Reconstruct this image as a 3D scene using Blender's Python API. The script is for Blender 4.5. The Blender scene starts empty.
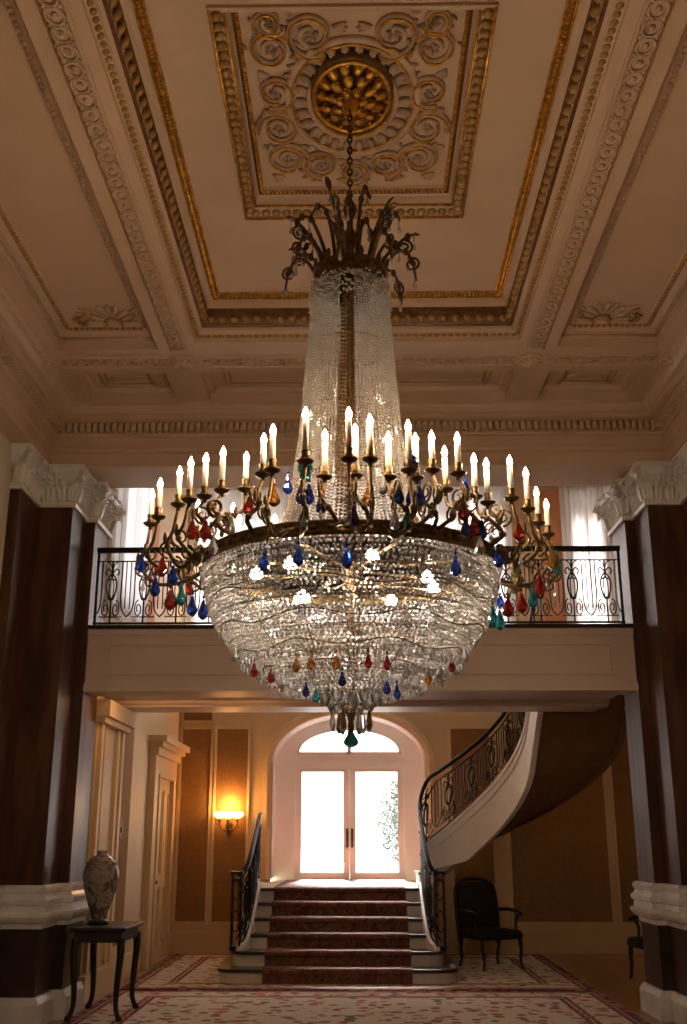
import bpy, bmesh, math, random
from mathutils import Vector, Matrix
random.seed(7)
PI = math.pi
S = bpy.context.scene
COL = S.collection

# ------------------------------------------------------------------ materials
def new_mat(name):
    m = bpy.data.materials.new(name); m.use_nodes = True
    nt = m.node_tree
    return m, nt, nt.nodes['Principled BSDF']

def mat(name, col, rough=.5, metal=0., noise=0., nscale=8., trans=0., ior=1.5, bump=0., emis=None, estr=0., stretch=None, col2=None, sss=0.):
    m, nt, b = new_mat(name)
    b.inputs['Base Color'].default_value = (*col, 1)
    b.inputs['Roughness'].default_value = rough
    b.inputs['Metallic'].default_value = metal
    b.inputs['IOR'].default_value = ior
    b.inputs['Transmission Weight'].default_value = trans
    if sss: b.inputs['Subsurface Weight'].default_value = sss; b.inputs['Subsurface Scale'].default_value = .02
    if emis:
        b.inputs['Emission Color'].default_value = (*emis, 1); b.inputs['Emission Strength'].default_value = estr
    if noise or bump:
        tc = nt.nodes.new('ShaderNodeTexCoord'); mp = nt.nodes.new('ShaderNodeMapping')
        nz = nt.nodes.new('ShaderNodeTexNoise'); nz.inputs['Scale'].default_value = nscale; nz.inputs['Detail'].default_value = 5
        nt.links.new(tc.outputs['Object'], mp.inputs['Vector']); nt.links.new(mp.outputs['Vector'], nz.inputs['Vector'])
        if stretch: mp.inputs['Scale'].default_value = stretch
        if noise:
            r = nt.nodes.new('ShaderNodeValToRGB')
            c2 = col2 or tuple(c * (1 - noise) for c in col)
            r.color_ramp.elements[0].position = .35; r.color_ramp.elements[1].position = .65
            r.color_ramp.elements[0].color = (*c2, 1); r.color_ramp.elements[1].color = (*col, 1)
            nt.links.new(nz.outputs['Fac'], r.inputs['Fac']); nt.links.new(r.outputs['Color'], b.inputs['Base Color'])
        if bump:
            bp = nt.nodes.new('ShaderNodeBump'); bp.inputs['Strength'].default_value = bump; bp.inputs['Distance'].default_value = .01
            nt.links.new(nz.outputs['Fac'], bp.inputs['Height']); nt.links.new(bp.outputs['Normal'], b.inputs['Normal'])
    return m

M = {}
M['plaster'] = mat('cream_plaster', (.57, .405, .29), .55, noise=.08, nscale=3)
M['ornament'] = mat('cream_ornament', (.55, .385, .265), .5, noise=.25, nscale=14)
M['giltwash'] = mat('gilt_washed_ornament', (.46, .27, .09), .55, .3, noise=.35, nscale=20)
M['gold'] = mat('gold_leaf', (.85, .45, .075), .33, .85, noise=.5, nscale=25)
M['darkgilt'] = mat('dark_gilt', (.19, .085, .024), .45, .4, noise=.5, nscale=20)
M['wallcream'] = mat('cream_wall_paint', (.68, .60, .49), .5, noise=.05, nscale=2)
M['alcovewhite'] = mat('bright_white_paint', (.90, .88, .85), .5)
M['hallcream'] = mat('tan_cream_hall_paint', (.62, .46, .27), .55, noise=.06, nscale=2)
M['white'] = mat('white_paint', (.80, .78, .74), .45, noise=.05, nscale=4)
M['stonewhite'] = mat('white_marble', (.74, .72, .70), .3, noise=.16, nscale=6)
M['marble'] = mat('brown_marble', (.105, .043, .023), .42, noise=.6, nscale=2.5, stretch=(3, 3, .5))
M['marbledark'] = mat('dark_brown_marble', (.055, .032, .022), .4, noise=.5, nscale=5)
M['balcony'] = mat('rose_beige_paint', (.58, .46, .40), .45, noise=.05, nscale=3)
M['panel'] = mat('brown_wall_fabric', (.27, .145, .055), .8, noise=.15, nscale=30)
M['peach'] = mat('peach_wall', (.68, .34, .18), .7, noise=.05, nscale=5)
M['stairwood'] = mat('brown_soffit', (.20, .11, .06), .6, noise=.2, nscale=5)
M['peachdeep'] = mat('deep_peach_wall', (.56, .23, .10), .8)
M['darkwood'] = mat('dark_wood', (.009, .005, .004), .4, noise=.4, nscale=6, stretch=(6, 6, 1))
M['darkfabric'] = mat('dark_upholstery', (.012, .009, .008), .9, noise=.3, nscale=40)
M['iron'] = mat('black_iron', (.012, .013, .014), .4, .6)
M['brass'] = mat('antique_brass', (.18, .112, .046), .36, .9, noise=.5, nscale=30)
M['bronze'] = mat('dark_bronze', (.15, .085, .04), .4, .8, noise=.5, nscale=30)
M['wax'] = mat('candle_wax', (.86, .80, .70), .5, sss=.3)
M['bulb'] = mat('flame_bulb_glow', (1, .9, .7), .3, emis=(1., .73, .46), estr=285)
M['innerbulb'] = mat('inner_bulb_glow', (1, .95, .85), .3, emis=(1., .86, .68), estr=520)
M['shadeglow'] = mat('sconce_shade_glow', (1, .8, .5), .5, emis=(1., .50, .13), estr=7)
M['crystal'] = mat('clear_crystal', (.95, .94, .93), .05, trans=.7, ior=1.52)
M['crystalb'] = mat('bead_crystal', (.96, .89, .84), .04, trans=.72, ior=1.55)
M['smoky'] = mat('smoky_amber_bead', (.20, .11, .045), .12, .3, trans=.2)
M['blue'] = mat('cobalt_glass', (.03, .10, .85), .05, trans=.85)
M['navy'] = mat('navy_glass', (.015, .03, .25), .05, trans=.6)
M['red'] = mat('red_glass', (.62, .05, .03), .05, trans=.75)
M['amber'] = mat('amber_glass', (.85, .34, .05), .05, trans=.75)
M['teal'] = mat('teal_glass', (.06, .70, .68), .05, trans=.9)
M['cyan'] = mat('aqua_glass', (.06, .62, .85), .05, trans=.85)
M['pendantteal'] = mat('bright_teal_glass', (.05, .62, .66), .05, trans=.5)
M['violet'] = mat('violet_glass', (.10, .03, .25), .06, trans=.5)
M['lilac'] = mat('lilac_glass', (.62, .48, .75), .06, trans=.6)
M['steptread'] = mat('dark_stone_tread', (.035, .028, .026), .3, noise=.3, nscale=8)
M['stepriser'] = mat('pale_stone_riser', (.66, .60, .54), .5, noise=.1, nscale=8)
def sheer_mat(f):
    m = bpy.data.materials.new('white_sheer'); m.use_nodes = True; nt = m.node_tree; nt.nodes.clear()
    o = nt.nodes.new('ShaderNodeOutputMaterial'); mx = nt.nodes.new('ShaderNodeMixShader'); mx.inputs[0].default_value = f
    d = nt.nodes.new('ShaderNodeBsdfDiffuse'); d.inputs[0].default_value = (.86, .82, .80, 1)
    t = nt.nodes.new('ShaderNodeBsdfTranslucent'); t.inputs[0].default_value = (.9, .88, .88, 1)
    nt.links.new(d.outputs[0], mx.inputs[1]); nt.links.new(t.outputs[0], mx.inputs[2]); nt.links.new(mx.outputs[0], o.inputs[0]); return m
M['curtain'] = sheer_mat(.42); M['sidecurtain'] = sheer_mat(.9)
M['switch'] = mat('brass_plate', (.10, .05, .022), .6, .2)
M['ground'] = mat('pale_terrace', (.55, .55, .52), .8, noise=.2)

def pane_mat():
    m = bpy.data.materials.new('window_glass'); m.use_nodes = True; nt = m.node_tree; nt.nodes.clear()
    o = nt.nodes.new('ShaderNodeOutputMaterial'); mx = nt.nodes.new('ShaderNodeMixShader')
    t = nt.nodes.new('ShaderNodeBsdfTransparent'); g = nt.nodes.new('ShaderNodeBsdfGlossy')
    g.inputs['Roughness'].default_value = .02
    f = nt.nodes.new('ShaderNodeFresnel'); f.inputs['IOR'].default_value = 1.3
    nt.links.new(f.outputs[0], mx.inputs[0]); nt.links.new(t.outputs[0], mx.inputs[1]); nt.links.new(g.outputs[0], mx.inputs[2])
    nt.links.new(mx.outputs[0], o.inputs[0]); return m
M['pane'] = pane_mat()
for k_, v_ in (('panel', .1), ('peach', .15), ('hallcream', .2), ('wallcream', .25), ('marble', .3), ('marbledark', .3), ('stepriser', .3)):
    M[k_].node_tree.nodes['Principled BSDF'].inputs['Specular IOR Level'].default_value = v_

def floor_mat():
    m, nt, b = new_mat('wood_parquet')
    tc = nt.nodes.new('ShaderNodeTexCoord'); br = nt.nodes.new('ShaderNodeTexBrick')
    br.inputs['Scale'].default_value = 1.; br.inputs['Color1'].default_value = (.30, .135, .04, 1); br.inputs['Color2'].default_value = (.22, .095, .028, 1)
    br.inputs['Mortar'].default_value = (.05, .02, .008, 1); br.inputs['Mortar Size'].default_value = .004
    br.inputs['Brick Width'].default_value = 1.1; br.inputs['Row Height'].default_value = .11
    mp = nt.nodes.new('ShaderNodeMapping'); mp.inputs['Rotation'].default_value = (0, 0, PI / 2)
    nt.links.new(tc.outputs['Object'], mp.inputs[0]); nt.links.new(mp.outputs[0], br.inputs['Vector'])
    nt.links.new(br.outputs['Color'], b.inputs['Base Color']); b.inputs['Roughness'].default_value = .28
    return m
M['floor'] = floor_mat()

def rug_mat(name, hx, hy, field, motif, scale):
    """oriental carpet: object-space bands measured from the rug's edge, with a floral scatter in field and border"""
    m, nt, b = new_mat(name); N = nt.nodes; L = nt.links
    tc = N.new('ShaderNodeTexCoord'); sep = N.new('ShaderNodeSeparateXYZ'); L.new(tc.outputs['Object'], sep.inputs[0])
    def mth(op, a, c=None):
        n = N.new('ShaderNodeMath'); n.operation = op
        for i, v in enumerate((a, c)):
            if v is None: continue
            if isinstance(v, (int, float)): n.inputs[i].default_value = v
            else: L.new(v, n.inputs[i])
        return n.outputs[0]
    dx = mth('SUBTRACT', hx, mth('ABSOLUTE', sep.outputs[0])); dy = mth('SUBTRACT', hy, mth('ABSOLUTE', sep.outputs[1]))
    d = mth('MINIMUM', dx, dy)
    ramp = N.new('ShaderNodeValToRGB'); ramp.color_ramp.interpolation = 'CONSTANT'
    L.new(d, ramp.inputs[0])
    els = [(0, (.10, .012, .016)), (.09, (.36, .20, .12)), (.115, (.13, .018, .022)), (.16, (.50, .40, .29)), (.43, (.16, .02, .026)), (.47, (.40, .28, .18)), (.50, (.13, .018, .022)), (.54, field)]
    cr = ramp.color_ramp
    for i, (p, c) in enumerate(els):
        e = cr.elements[i] if i < 2 else cr.elements.new(p)
        e.position = p; e.color = (*c, 1)
    vo = N.new('ShaderNodeTexVoronoi'); vo.inputs['Scale'].default_value = scale; L.new(tc.outputs['Object'], vo.inputs['Vector'])
    nz = N.new('ShaderNodeTexNoise'); nz.inputs['Scale'].default_value = scale * 1.3; nz.inputs['Detail'].default_value = 3; L.new(tc.outputs['Object'], nz.inputs['Vector'])
    v2 = mth('ADD', vo.outputs['Distance'], mth('MULTIPLY', mth('SUBTRACT', nz.outputs['Fac'], .5), .9))
    mask = N.new('ShaderNodeValToRGB'); mask.color_ramp.interpolation = 'LINEAR'
    mask.color_ramp.elements[0].position = .36; mask.color_ramp.elements[0].color = (1, 1, 1, 1)
    mask.color_ramp.elements[1].position = .40; mask.color_ramp.elements[1].color = (0, 0, 0, 1)
    L.new(v2, mask.inputs[0])
    mc = N.new('ShaderNodeValToRGB'); mc.color_ramp.interpolation = 'CONSTANT'
    sp = N.new('ShaderNodeSeparateColor'); L.new(vo.outputs['Color'], sp.inputs[0]); L.new(sp.outputs[0], mc.inputs[0])
    for i, (p, c) in enumerate([(0, motif), (.35, (.28, .07, .08)), (.6, (.12, .13, .08)), (.8, (.35, .22, .12))]):
        e = mc.color_ramp.elements[i] if i < 2 else mc.color_ramp.elements.new(p)
        e.position = p; e.color = (*c, 1)
    mx = N.new('ShaderNodeMix'); mx.data_type = 'RGBA'
    L.new(mask.outputs[0], mx.inputs['Factor']); L.new(ramp.outputs[0], mx.inputs['A']); L.new(mc.outputs[0], mx.inputs['B'])
    L.new(mx.outputs['Result'], b.inputs['Base Color']); b.inputs['Roughness'].default_value = .95
    return m

def runner_mat():
    m, nt, b = new_mat('stair_carpet'); N = nt.nodes; L = nt.links
    tc = N.new('ShaderNodeTexCoord'); vo = N.new('ShaderNodeTexNoise'); vo.inputs['Scale'].default_value = 7; vo.inputs['Detail'].default_value = 2; vo.inputs['Distortion'].default_value = 1.4
    L.new(tc.outputs['Object'], vo.inputs['Vector'])
    r = N.new('ShaderNodeValToRGB'); r.color_ramp.interpolation = 'CONSTANT'; L.new(vo.outputs['Fac'], r.inputs[0])
    for i, (p, c) in enumerate([(0, (.11, .035, .028)), (.42, (.17, .055, .042)), (.52, (.18, .10, .055)), (.6, (.09, .04, .028))]):
        e = r.color_ramp.elements[i] if i < 2 else r.color_ramp.elements.new(p)
        e.position = p; e.color = (*c, 1)
    L.new(r.outputs[0], b.inputs['Base Color']); b.inputs['Roughness'].default_value = .95
    return m
M['runner'] = runner_mat()

def vase_mat():
    m, nt, b = new_mat('painted_porcelain'); N = nt.nodes; L = nt.links
    tc = N.new('ShaderNodeTexCoord'); vo = N.new('ShaderNodeTexNoise'); vo.inputs['Scale'].default_value = 7; vo.inputs['Distortion'].default_value = 2.2; vo.inputs['Detail'].default_value = 2
    L.new(tc.outputs['Object'], vo.inputs['Vector'])
    r = N.new('ShaderNodeValToRGB'); L.new(vo.outputs['Fac'], r.inputs[0]); cr = r.color_ramp
    cr.elements[0].position = .40; cr.elements[0].color = (.10, .075, .065, 1)
    cr.elements[1].position = .50; cr.elements[1].color = (.24, .20, .165, 1)
    e = cr.elements.new(.62); e.color = (.27, .23, .19, 1); e = cr.elements.new(.68); e.color = (.20, .16, .15, 1)
    L.new(r.outputs[0], b.inputs['Base Color']); b.inputs['Roughness'].default_value = .12
    return m
M['vase'] = vase_mat()

# ------------------------------------------------------------------ mesh builder
_t = (1 + 5 ** .5) / 2
_IV = [Vector(v).normalized() for v in [(-1, _t, 0), (1, _t, 0), (-1, -_t, 0), (1, -_t, 0), (0, -1, _t), (0, 1, _t), (0, -1, -_t), (0, 1, -_t), (_t, 0, -1), (_t, 0, 1), (-_t, 0, -1), (-_t, 0, 1)]]
_IF = [(0, 11, 5), (0, 5, 1), (0, 1, 7), (0, 7, 10), (0, 10, 11), (1, 5, 9), (5, 11, 4), (11, 10, 2), (10, 7, 6), (7, 1, 8), (3, 9, 4), (3, 4, 2), (3, 2, 6), (3, 6, 8), (3, 8, 9), (4, 9, 5), (2, 4, 11), (6, 2, 10), (8, 6, 7), (9, 8, 1)]

def spline(pts, n=6):
    """Catmull-Rom through the points"""
    P = [Vector(p) for p in pts]; out = []
    for i in range(len(P) - 1):
        a = P[i - 1] if i else P[0] * 2 - P[1]; b = P[i]; c = P[i + 1]; d = P[i + 2] if i + 2 < len(P) else P[-1] * 2 - P[-2]
        for k in range(n):
            t = k / n
            out.append(.5 * ((2 * b) + (c - a) * t + (2 * a - 5 * b + 4 * c - d) * t * t + (3 * b - a - 3 * c + d) * t ** 3))
    out.append(P[-1]); return out

class MB:
    def __init__(s): s.v = []; s.f = []
    def add(s, vs, fs):
        k = len(s.v); s.v += [tuple(v) for v in vs]; s.f += [tuple(i + k for i in f) for f in fs]
    def box(s, x0, x1, y0, y1, z0, z1):
        s.add([(x0, y0, z0), (x1, y0, z0), (x1, y1, z0), (x0, y1, z0), (x0, y0, z1), (x1, y0, z1), (x1, y1, z1), (x0, y1, z1)],
              [(0, 3, 2, 1), (4, 5, 6, 7), (0, 1, 5, 4), (1, 2, 6, 5), (2, 3, 7, 6), (3, 0, 4, 7)]); return s
    def loft(s, rings, cap0=False, cap1=False, closed=True):
        n = len(rings[0]); k = len(s.v)
        for r in rings: s.v += [tuple(p) for p in r]
        for i in range(len(rings) - 1):
            for j in range(n if closed else n - 1):
                a = k + i * n + j; b = k + i * n + (j + 1) % n
                s.f.append((a, b, b + n, a + n))
        if cap0: s.f.append(tuple(k + j for j in range(n))[::-1])
        if cap1: s.f.append(tuple(k + (len(rings) - 1) * n + j for j in range(n)))
        return s
    def rects(s, lst, cap0=False, cap1=False):
        return s.loft([[(x0, y0, z), (x1, y0, z), (x1, y1, z), (x0, y1, z)] for x0, x1, y0, y1, z in lst], cap0, cap1)
    def tube(s, pts, r, n=6, closed=False, flat=1.):
        P = [Vector(p) for p in pts]; rings = []; up = None; m = len(P)
        for i, p in enumerate(P):
            if closed: t = P[(i + 1) % m] - P[i - 1]
            else: t = P[min(i + 1, m - 1)] - P[max(i - 1, 0)]
            if t.length < 1e-9: t = Vector((0, 0, 1))
            t.normalize()
            if up is None:
                a = Vector((0, 0, 1)) if abs(t.z) < .9 else Vector((1, 0, 0)); up = (a - t * a.dot(t)).normalized()
            else:
                up = up - t * up.dot(t); up = up.normalized() if up.length > 1e-6 else t.orthogonal().normalized()
            q = t.cross(up); rr = r[i] if isinstance(r, (list, tuple)) else r
            rings.append([p + (up * math.cos(2 * PI * j / n) * flat + q * math.sin(2 * PI * j / n)) * rr for j in range(n)])
        if closed: rings.append(rings[0]); return s.loft(rings)
        return s.loft(rings, True, True)
    def lathe(s, cx, cy, prof, n=16, sx=1., sy=1., a0=0.):
        return s.loft([[(cx + r * sx * math.cos(a0 + 2 * PI * j / n), cy + r * sy * math.sin(a0 + 2 * PI * j / n), z) for j in range(n)] for r, z in prof], prof[0][0] > 1e-4, prof[-1][0] > 1e-4)
    def bead(s, c, r, sz=1.):
        c = Vector(c); s.add([(c.x + v.x * r, c.y + v.y * r, c.z + v.z * r * sz) for v in _IV], _IF)
    def ell(s, c, rx, ry, rz, n=8, m=5, rot=None):
        c = Vector(c); vs = []; fs = []
        for i in range(m + 1):
            a = PI * i / m
            for j in range(n):
                b = 2 * PI * j / n
                v = Vector((rx * math.sin(a) * math.cos(b), ry * math.sin(a) * math.sin(b), rz * math.cos(a)))
                if rot is not None: v = rot @ v
                vs.append(c + v)
        for i in range(m):
            for j in range(n): fs.append((i * n + j, (i + 1) * n + j, (i + 1) * n + (j + 1) % n, i * n + (j + 1) % n))
        s.add(vs, fs)
    def extrude(s, poly, d):
        """closed 3-D polygon swept along vector d"""
        d = Vector(d); return s.loft([[Vector(p) for p in poly], [Vector(p) + d for p in poly]], True, True)
    def build(s, name, m, parent=None, smooth=False, normals=True, origin=None):
        me = bpy.data.meshes.new(name); org = Vector(origin) if origin is not None else None
        me.from_pydata([tuple(Vector(v) - org) for v in s.v] if org is not None else s.v, [], s.f)
        if normals:
            bm = bmesh.new(); bm.from_mesh(me); bmesh.ops.recalc_face_normals(bm, faces=bm.faces); bm.to_mesh(me); bm.free()
        me.materials.append(M[m] if isinstance(m, str) else m)
        if smooth: me.polygons.foreach_set('use_smooth', [True] * len(me.polygons))
        o = bpy.data.objects.new(name, me); COL.objects.link(o)
        if org is not None: o.location = org
        if parent is not None:
            o.parent = parent
            if parent.get('_loc') is not None:
                o.matrix_parent_inverse = Matrix.Translation(-Vector(parent['_loc']))
        return o

def tag(o, label=None, cat=None, group=None, kind=None):
    if label: o['label'] = label
    if cat: o['category'] = cat
    if group: o['group'] = group
    if kind: o['kind'] = kind
    return o
def thing(name, loc, label, cat, group=None):
    o = bpy.data.objects.new(name, None); COL.objects.link(o); o.location = loc; o['_loc'] = list(loc); o.empty_display_size = .1
    return tag(o, label, cat, group)
def struct(o, label=None): return tag(o, label, None, None, 'structure')
def box(name, m, dims, parent=None): return MB().box(*dims).build(name, m, parent)

# ------------------------------------------------------------------ camera, world
cam = bpy.data.cameras.new('camera'); co = bpy.data.objects.new('camera', cam); COL.objects.link(co)
cam.sensor_fit = 'VERTICAL'; cam.sensor_height = 36; cam.lens = 36 * 1050 / 1024; cam.clip_start = .05
co.location = (0, 0, 1.55); co.rotation_euler = (math.radians(90 + 17.348), 0, math.radians(.807))
S.camera = co
w = bpy.data.worlds.new('world'); S.world = w; w.use_nodes = True
bg = w.node_tree.nodes['Background']; bg.inputs[0].default_value = (1., .98, .97, 1); bg.inputs[1].default_value = 3.8
S.view_settings.view_transform = 'Standard'; S.view_settings.look = 'None'; S.view_settings.gamma = 1; S.view_settings.exposure = 0.
S.cycles.sample_clamp_indirect = 6; S.cycles.max_bounces = 10; S.cycles.transmission_bounces = 8; S.cycles.transparent_max_bounces = 12
S.cycles.use_denoising = True; S.cycles.caustics_reflective = False; S.cycles.caustics_refractive = False

# ------------------------------------------------------------------ shell
fl = struct(box('floor', 'floor', (-3.5, 4.4, -1.4, 17.6, -.12, 0)), 'polished wood floor of the hall')
M_ = M
wl = struct(box('wall_left', 'wallcream', (-3.47, -3.27, -1.4, 11.0, 0, 5.7)))
wr = struct(box('wall_right', 'wallcream', (3.27, 3.47, -1.4, 10.95, 0, 5.7)))
wb = struct(box('wall_back', 'wallcream', (-3.47, 3.47, -1.6, -1.4, 0, 5.7)))
def panel_frame(mb, axis, c, u0, u1, z0, z1, t=.05, d=.025, sgn=1):
    """raised rectangular moulding on a wall plane: axis 'y' (plane y=c, u is x) or 'x' (plane x=c, u is y), standing out by d towards sgn"""
    a, b = sorted((c, c + sgn * d))
    for (p0, p1, q0, q1) in ((u0, u1, z0, z0 + t), (u0, u1, z1 - t, z1), (u0, u0 + t, z0 + t, z1 - t), (u1 - t, u1, z0 + t, z1 - t)):
        if axis == 'y': mb.box(p0, p1, a, b, q0, q1)
        else: mb.box(a, b, p0, p1, q0, q1)
for o, c, sg in ((wl, -3.27, 1), (wr, 3.27, -1)):
    mb = MB()
    for k in range(4): panel_frame(mb, 'x', c, -1. + k * 2.55, 1.25 + k * 2.55, 1.2, 4.9, .07, .03, sg)
    mb.build('panel_moulding', 'wallcream', o)
    a, b = sorted((c, c + sg * .03)); box('baseboard', 'white', (a, b, -1.4, 9.3, 0, .3), o)

# ---- piers with pedestals and capitals
def offset_poly(poly, d):
    n = len(poly); out = []
    for i in range(n):
        p0, p1, p2 = Vector(poly[i - 1]), Vector(poly[i]), Vector(poly[(i + 1) % n])
        e1 = (p1 - p0).normalized(); e2 = (p2 - p1).normalized()
        n1 = Vector((e1.y, -e1.x)); n2 = Vector((e2.y, -e2.x))
        out.append(p1 + (n1 + n2) * (d / (1 + n1.dot(n2))))
    return out
def swept(mb, poly, prof):
    rings = []
    for d, z in prof: rings.append([(p.x, p.y, z) for p in offset_poly(poly, d)])
    mb.loft(rings, True, True)
def leaf(mb, base, out, up, w, h, curl):
    """acanthus leaf: a thick curved tongue with a curled tip and side lobes"""
    base, out, up = Vector(base), Vector(out), Vector(up); side = up.cross(out)
    prof = [(0, 0, .8), (.05, .3, 1.), (.12, .6, .95), (.3, .85, .8), (.62, 1., .6), (.85, .95, .4), (.9, .82, .15)]
    for k, (sx, sc) in enumerate(((0, 1.), (-.55, .72), (.55, .72))):
        rings = []
        for o, u, ww in prof:
            c = base + side * sx * w * (.5 + .3 * u) + out * (o * curl * sc) + up * (u * h * sc)
            hw = w * ww * (.34 if k == 0 else .24)
            rings.append([c - side * hw, c + out * .022, c + side * hw, c - out * .015])
        mb.loft(rings, True, True)
def volute(mb, c, e1, e2, r, thick=.025):
    c, e1, e2 = Vector(c), Vector(e1), Vector(e2); pts = []
    for k in range(26):
        a = k / 25 * 3.6 * PI; rr = r * (1 - .82 * k / 25)
        pts.append(c + e1 * math.cos(a) * rr + e2 * math.sin(a) * rr)
    mb.tube(pts, [thick * (1 - .5 * k / 25) for k in range(26)], 6)
    mb.ell(c, r * .25, r * .25, r * .25)
def pier(sg, name, label):
    X = lambda x: sg * x
    o = .035 if sg < 0 else .065
    pl = [(3.30, 9.32), (3.30, 11.0), (2.69 + o, 11.0), (2.69 + o, 10.42), (2.79 + o, 10.42), (2.79 + o, 9.9), (3.15 + o * .6, 9.9), (3.15 + o * .6, 9.32)]
    if sg < 0: pl = [(X(x), y) for x, y in pl][::-1]
    # orientation: outward offsets positive -> make polygon counter-clockwise
    ar = sum(pl[i][0] * pl[(i + 1) % 8][1] - pl[(i + 1) % 8][0] * pl[i][1] for i in range(8))
    if ar < 0: pl = pl[::-1]
    root = MB(); swept(root, pl, [(0, 1.1), (0, 4.74)]); r = struct(root.build(name, 'marble'), label)
    mb = MB(); swept(mb, pl, [(-.02, .80), (.02, .80), (.025, .84), (.06, .86), (.085, .90), (.085, .925), (.055, .94), (.05, .99), (.07, 1.005), (.075, 1.04), (.05, 1.06), (.035, 1.09), (.05, 1.11), (.055, 1.14), (.03, 1.165), (-.02, 1.165)])
    mb.build('base_moulding', 'stonewhite', r)
    mb = MB(); swept(mb, pl, [(.005, .24), (.005, .81)]); mb.build('pedestal_die', 'marbledark', r)
    mb = MB(); swept(mb, pl, [(.06, 0), (.06, .19), (.05, .21), (.03, .245), (-.02, .25)]); mb.build('plinth', 'stonewhite', r)
    mb = MB(); swept(mb, pl, [(.004, 4.70), (.03, 4.70), (.035, 4.725), (.03, 4.75), (.008, 4.76), (.012, 4.9), (.05, 5.02), (.09, 5.06), (.10, 5.08), (.10, 5.125), (-.02, 5.125)])
    mb.build('capital_bell', 'stonewhite', r)
    lv = MB()
    def face(x0, y0, x1, y1, nx, ny):
        L = math.hypot(x1 - x0, y1 - y0); n = max(2, round(L / .17))
        for i in range(n):
            t = (i + .5) / n
            leaf(lv, (x0 + (x1 - x0) * t + nx * .01, y0 + (y1 - y0) * t + ny * .01, 4.755), (nx, ny, 0), (0, 0, 1), .13, .19, .12)
        for i in range(n - 1):
            t = (i + 1) / n
            leaf(lv, (x0 + (x1 - x0) * t + nx * .005, y0 + (y1 - y0) * t + ny * .005, 4.82), (nx, ny, 0), (0, 0, 1), .12, .25, .16)
    face(X(2.69 + o), 10.95, X(2.69 + o), 10.44, -sg, 0); face(X(2.79 + o), 10.40, X(2.79 + o), 9.92, -sg, 0); face(X(2.81 + o), 9.9, X(3.13 + o), 9.9, 0, -1); face(X(3.15 + o * .6), 9.88, X(3.15 + o * .6), 9.34, -sg, 0)
    for (x, y) in ((2.69 + o, 10.42), (2.79 + o, 9.9), (3.15 + o, 9.32), (2.69 + o, 11.0)):
        dy = -1 if y < 10.9 else 1
        d = Vector((-sg, dy, 0)).normalized()
        c = Vector((X(x), y, 5.0)) + d * .10
        volute(lv, c, d, (0, 0, 1), .085, .028)
        lv.tube(spline([Vector((X(x), y, 4.8)) + d * .01, Vector((X(x), y, 4.92)) + d * .05, c + Vector((0, 0, .085))]), .024, 6)
        leaf(lv, Vector((X(x), y, 4.76)) + d * .01, d, (0, 0, 1), .14, .21, .15)
    lv.build('acanthus_leaves', 'stonewhite', r)
    return r
pier(-1, 'column', 'brown marble pier beside the vase table')
pier(1, 'column', 'brown marble pier beside the curved stair')

# ---- entablature, cornice, ceiling
ceil = None
def soffit_grid(mb, xs, ys, z, holes):
    xs = sorted(set(xs)); ys = sorted(set(ys))
    for i in range(len(xs) - 1):
        for j in range(len(ys) - 1):
            cx, cy = (xs[i] + xs[i + 1]) / 2, (ys[j] + ys[j + 1]) / 2
            if any(h[0] < cx < h[1] and h[2] < cy < h[3] for h in holes): continue
            mb.add([(xs[i], ys[j], z), (xs[i + 1], ys[j], z), (xs[i + 1], ys[j + 1], z), (xs[i], ys[j + 1], z)], [(0, 1, 2, 3)])
HX0, HX1 = -2.78, 2.78
YN, YF = -1.1, 9.66
C0 = (-1.42, 1.42, 2.2, 8.30)
SL = (-2.66, -1.76, 2.2, 8.43); SR = (1.76, 2.66, 2.2, 8.43)
B0 = (-1.46, 1.46, 8.92, 9.60); BL = (-2.66, -1.78, 8.92, 9.60); BR = (1.78, 2.66, 8.92, 9.60)
N0 = (-1.46, 1.46, -1.0, 1.75); NL = (-2.66, -1.78, -1.0, 1.75); NR = (1.78, 2.66, -1.0, 1.75)
holes = [C0, SL, SR, B0, BL, BR, N0, NL, NR]
mb = MB()
xs = [HX0, HX1] + [v for h in holes for v in h[:2]]; ys = [YN, YF] + [v for h in holes for v in h[2:]]
soffit_grid(mb, xs, ys, 5.7, holes)
# central coffer: stepped cove up to the field, with a square hole where the medallion recess is
def ins(r, dx, dy, z): return (r[0] + dx, r[1] - dx, r[2] + dy, r[3] - dy, z)
mb.rects([ins(C0, 0, 0, 5.7), ins(C0, .0, .0, 5.735), ins(C0, .05, .07, 5.745), ins(C0, .06, .10, 5.77), ins(C0, .11, .19, 5.775), ins(C0, .115, .22, 5.815), ins(C0, .135, .27, 5.85), ins(C0, .17, .36, 5.885), ins(C0, .21, .42, 5.89), ins(C0, .21, .43, 5.905), ins(C0, .25, .48, 5.905)])
FX = (-1.17, 1.17, 2.68, 7.82)
MO = (-.815, .78, 4.64, 6.69)
soffit_grid(mb, [FX[0], FX[1], MO[0], MO[1]], [FX[2], FX[3], MO[2], MO[3]], 5.905, [MO])
MI = (-.66, .62, 4.74, 6.45)
def lerpr(t, z): return tuple(MO[i] + (MI[i] - MO[i]) * t for i in range(4)) + (z,)
mb.rects([lerpr(0, 5.905), lerpr(0, 5.885), lerpr(.10, 5.88), lerpr(.12, 5.90), lerpr(.55, 5.905), lerpr(.6, 5.92), lerpr(.7, 5.965), lerpr(.85, 5.985), lerpr(.88, 5.975), lerpr(.97, 5.975), lerpr(1, 6.0)], cap1=True)
for h in (SL, SR):
    mb.rects([ins(h, 0, 0, 5.7), ins(h, 0, 0, 5.78), ins(h, .03, .03, 5.785), ins(h, .05, .05, 5.83), ins(h, .09, .10, 5.85), ins(h, .13, .14, 5.85), ins(h, .14, .15, 5.87)], cap1=True)
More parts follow.
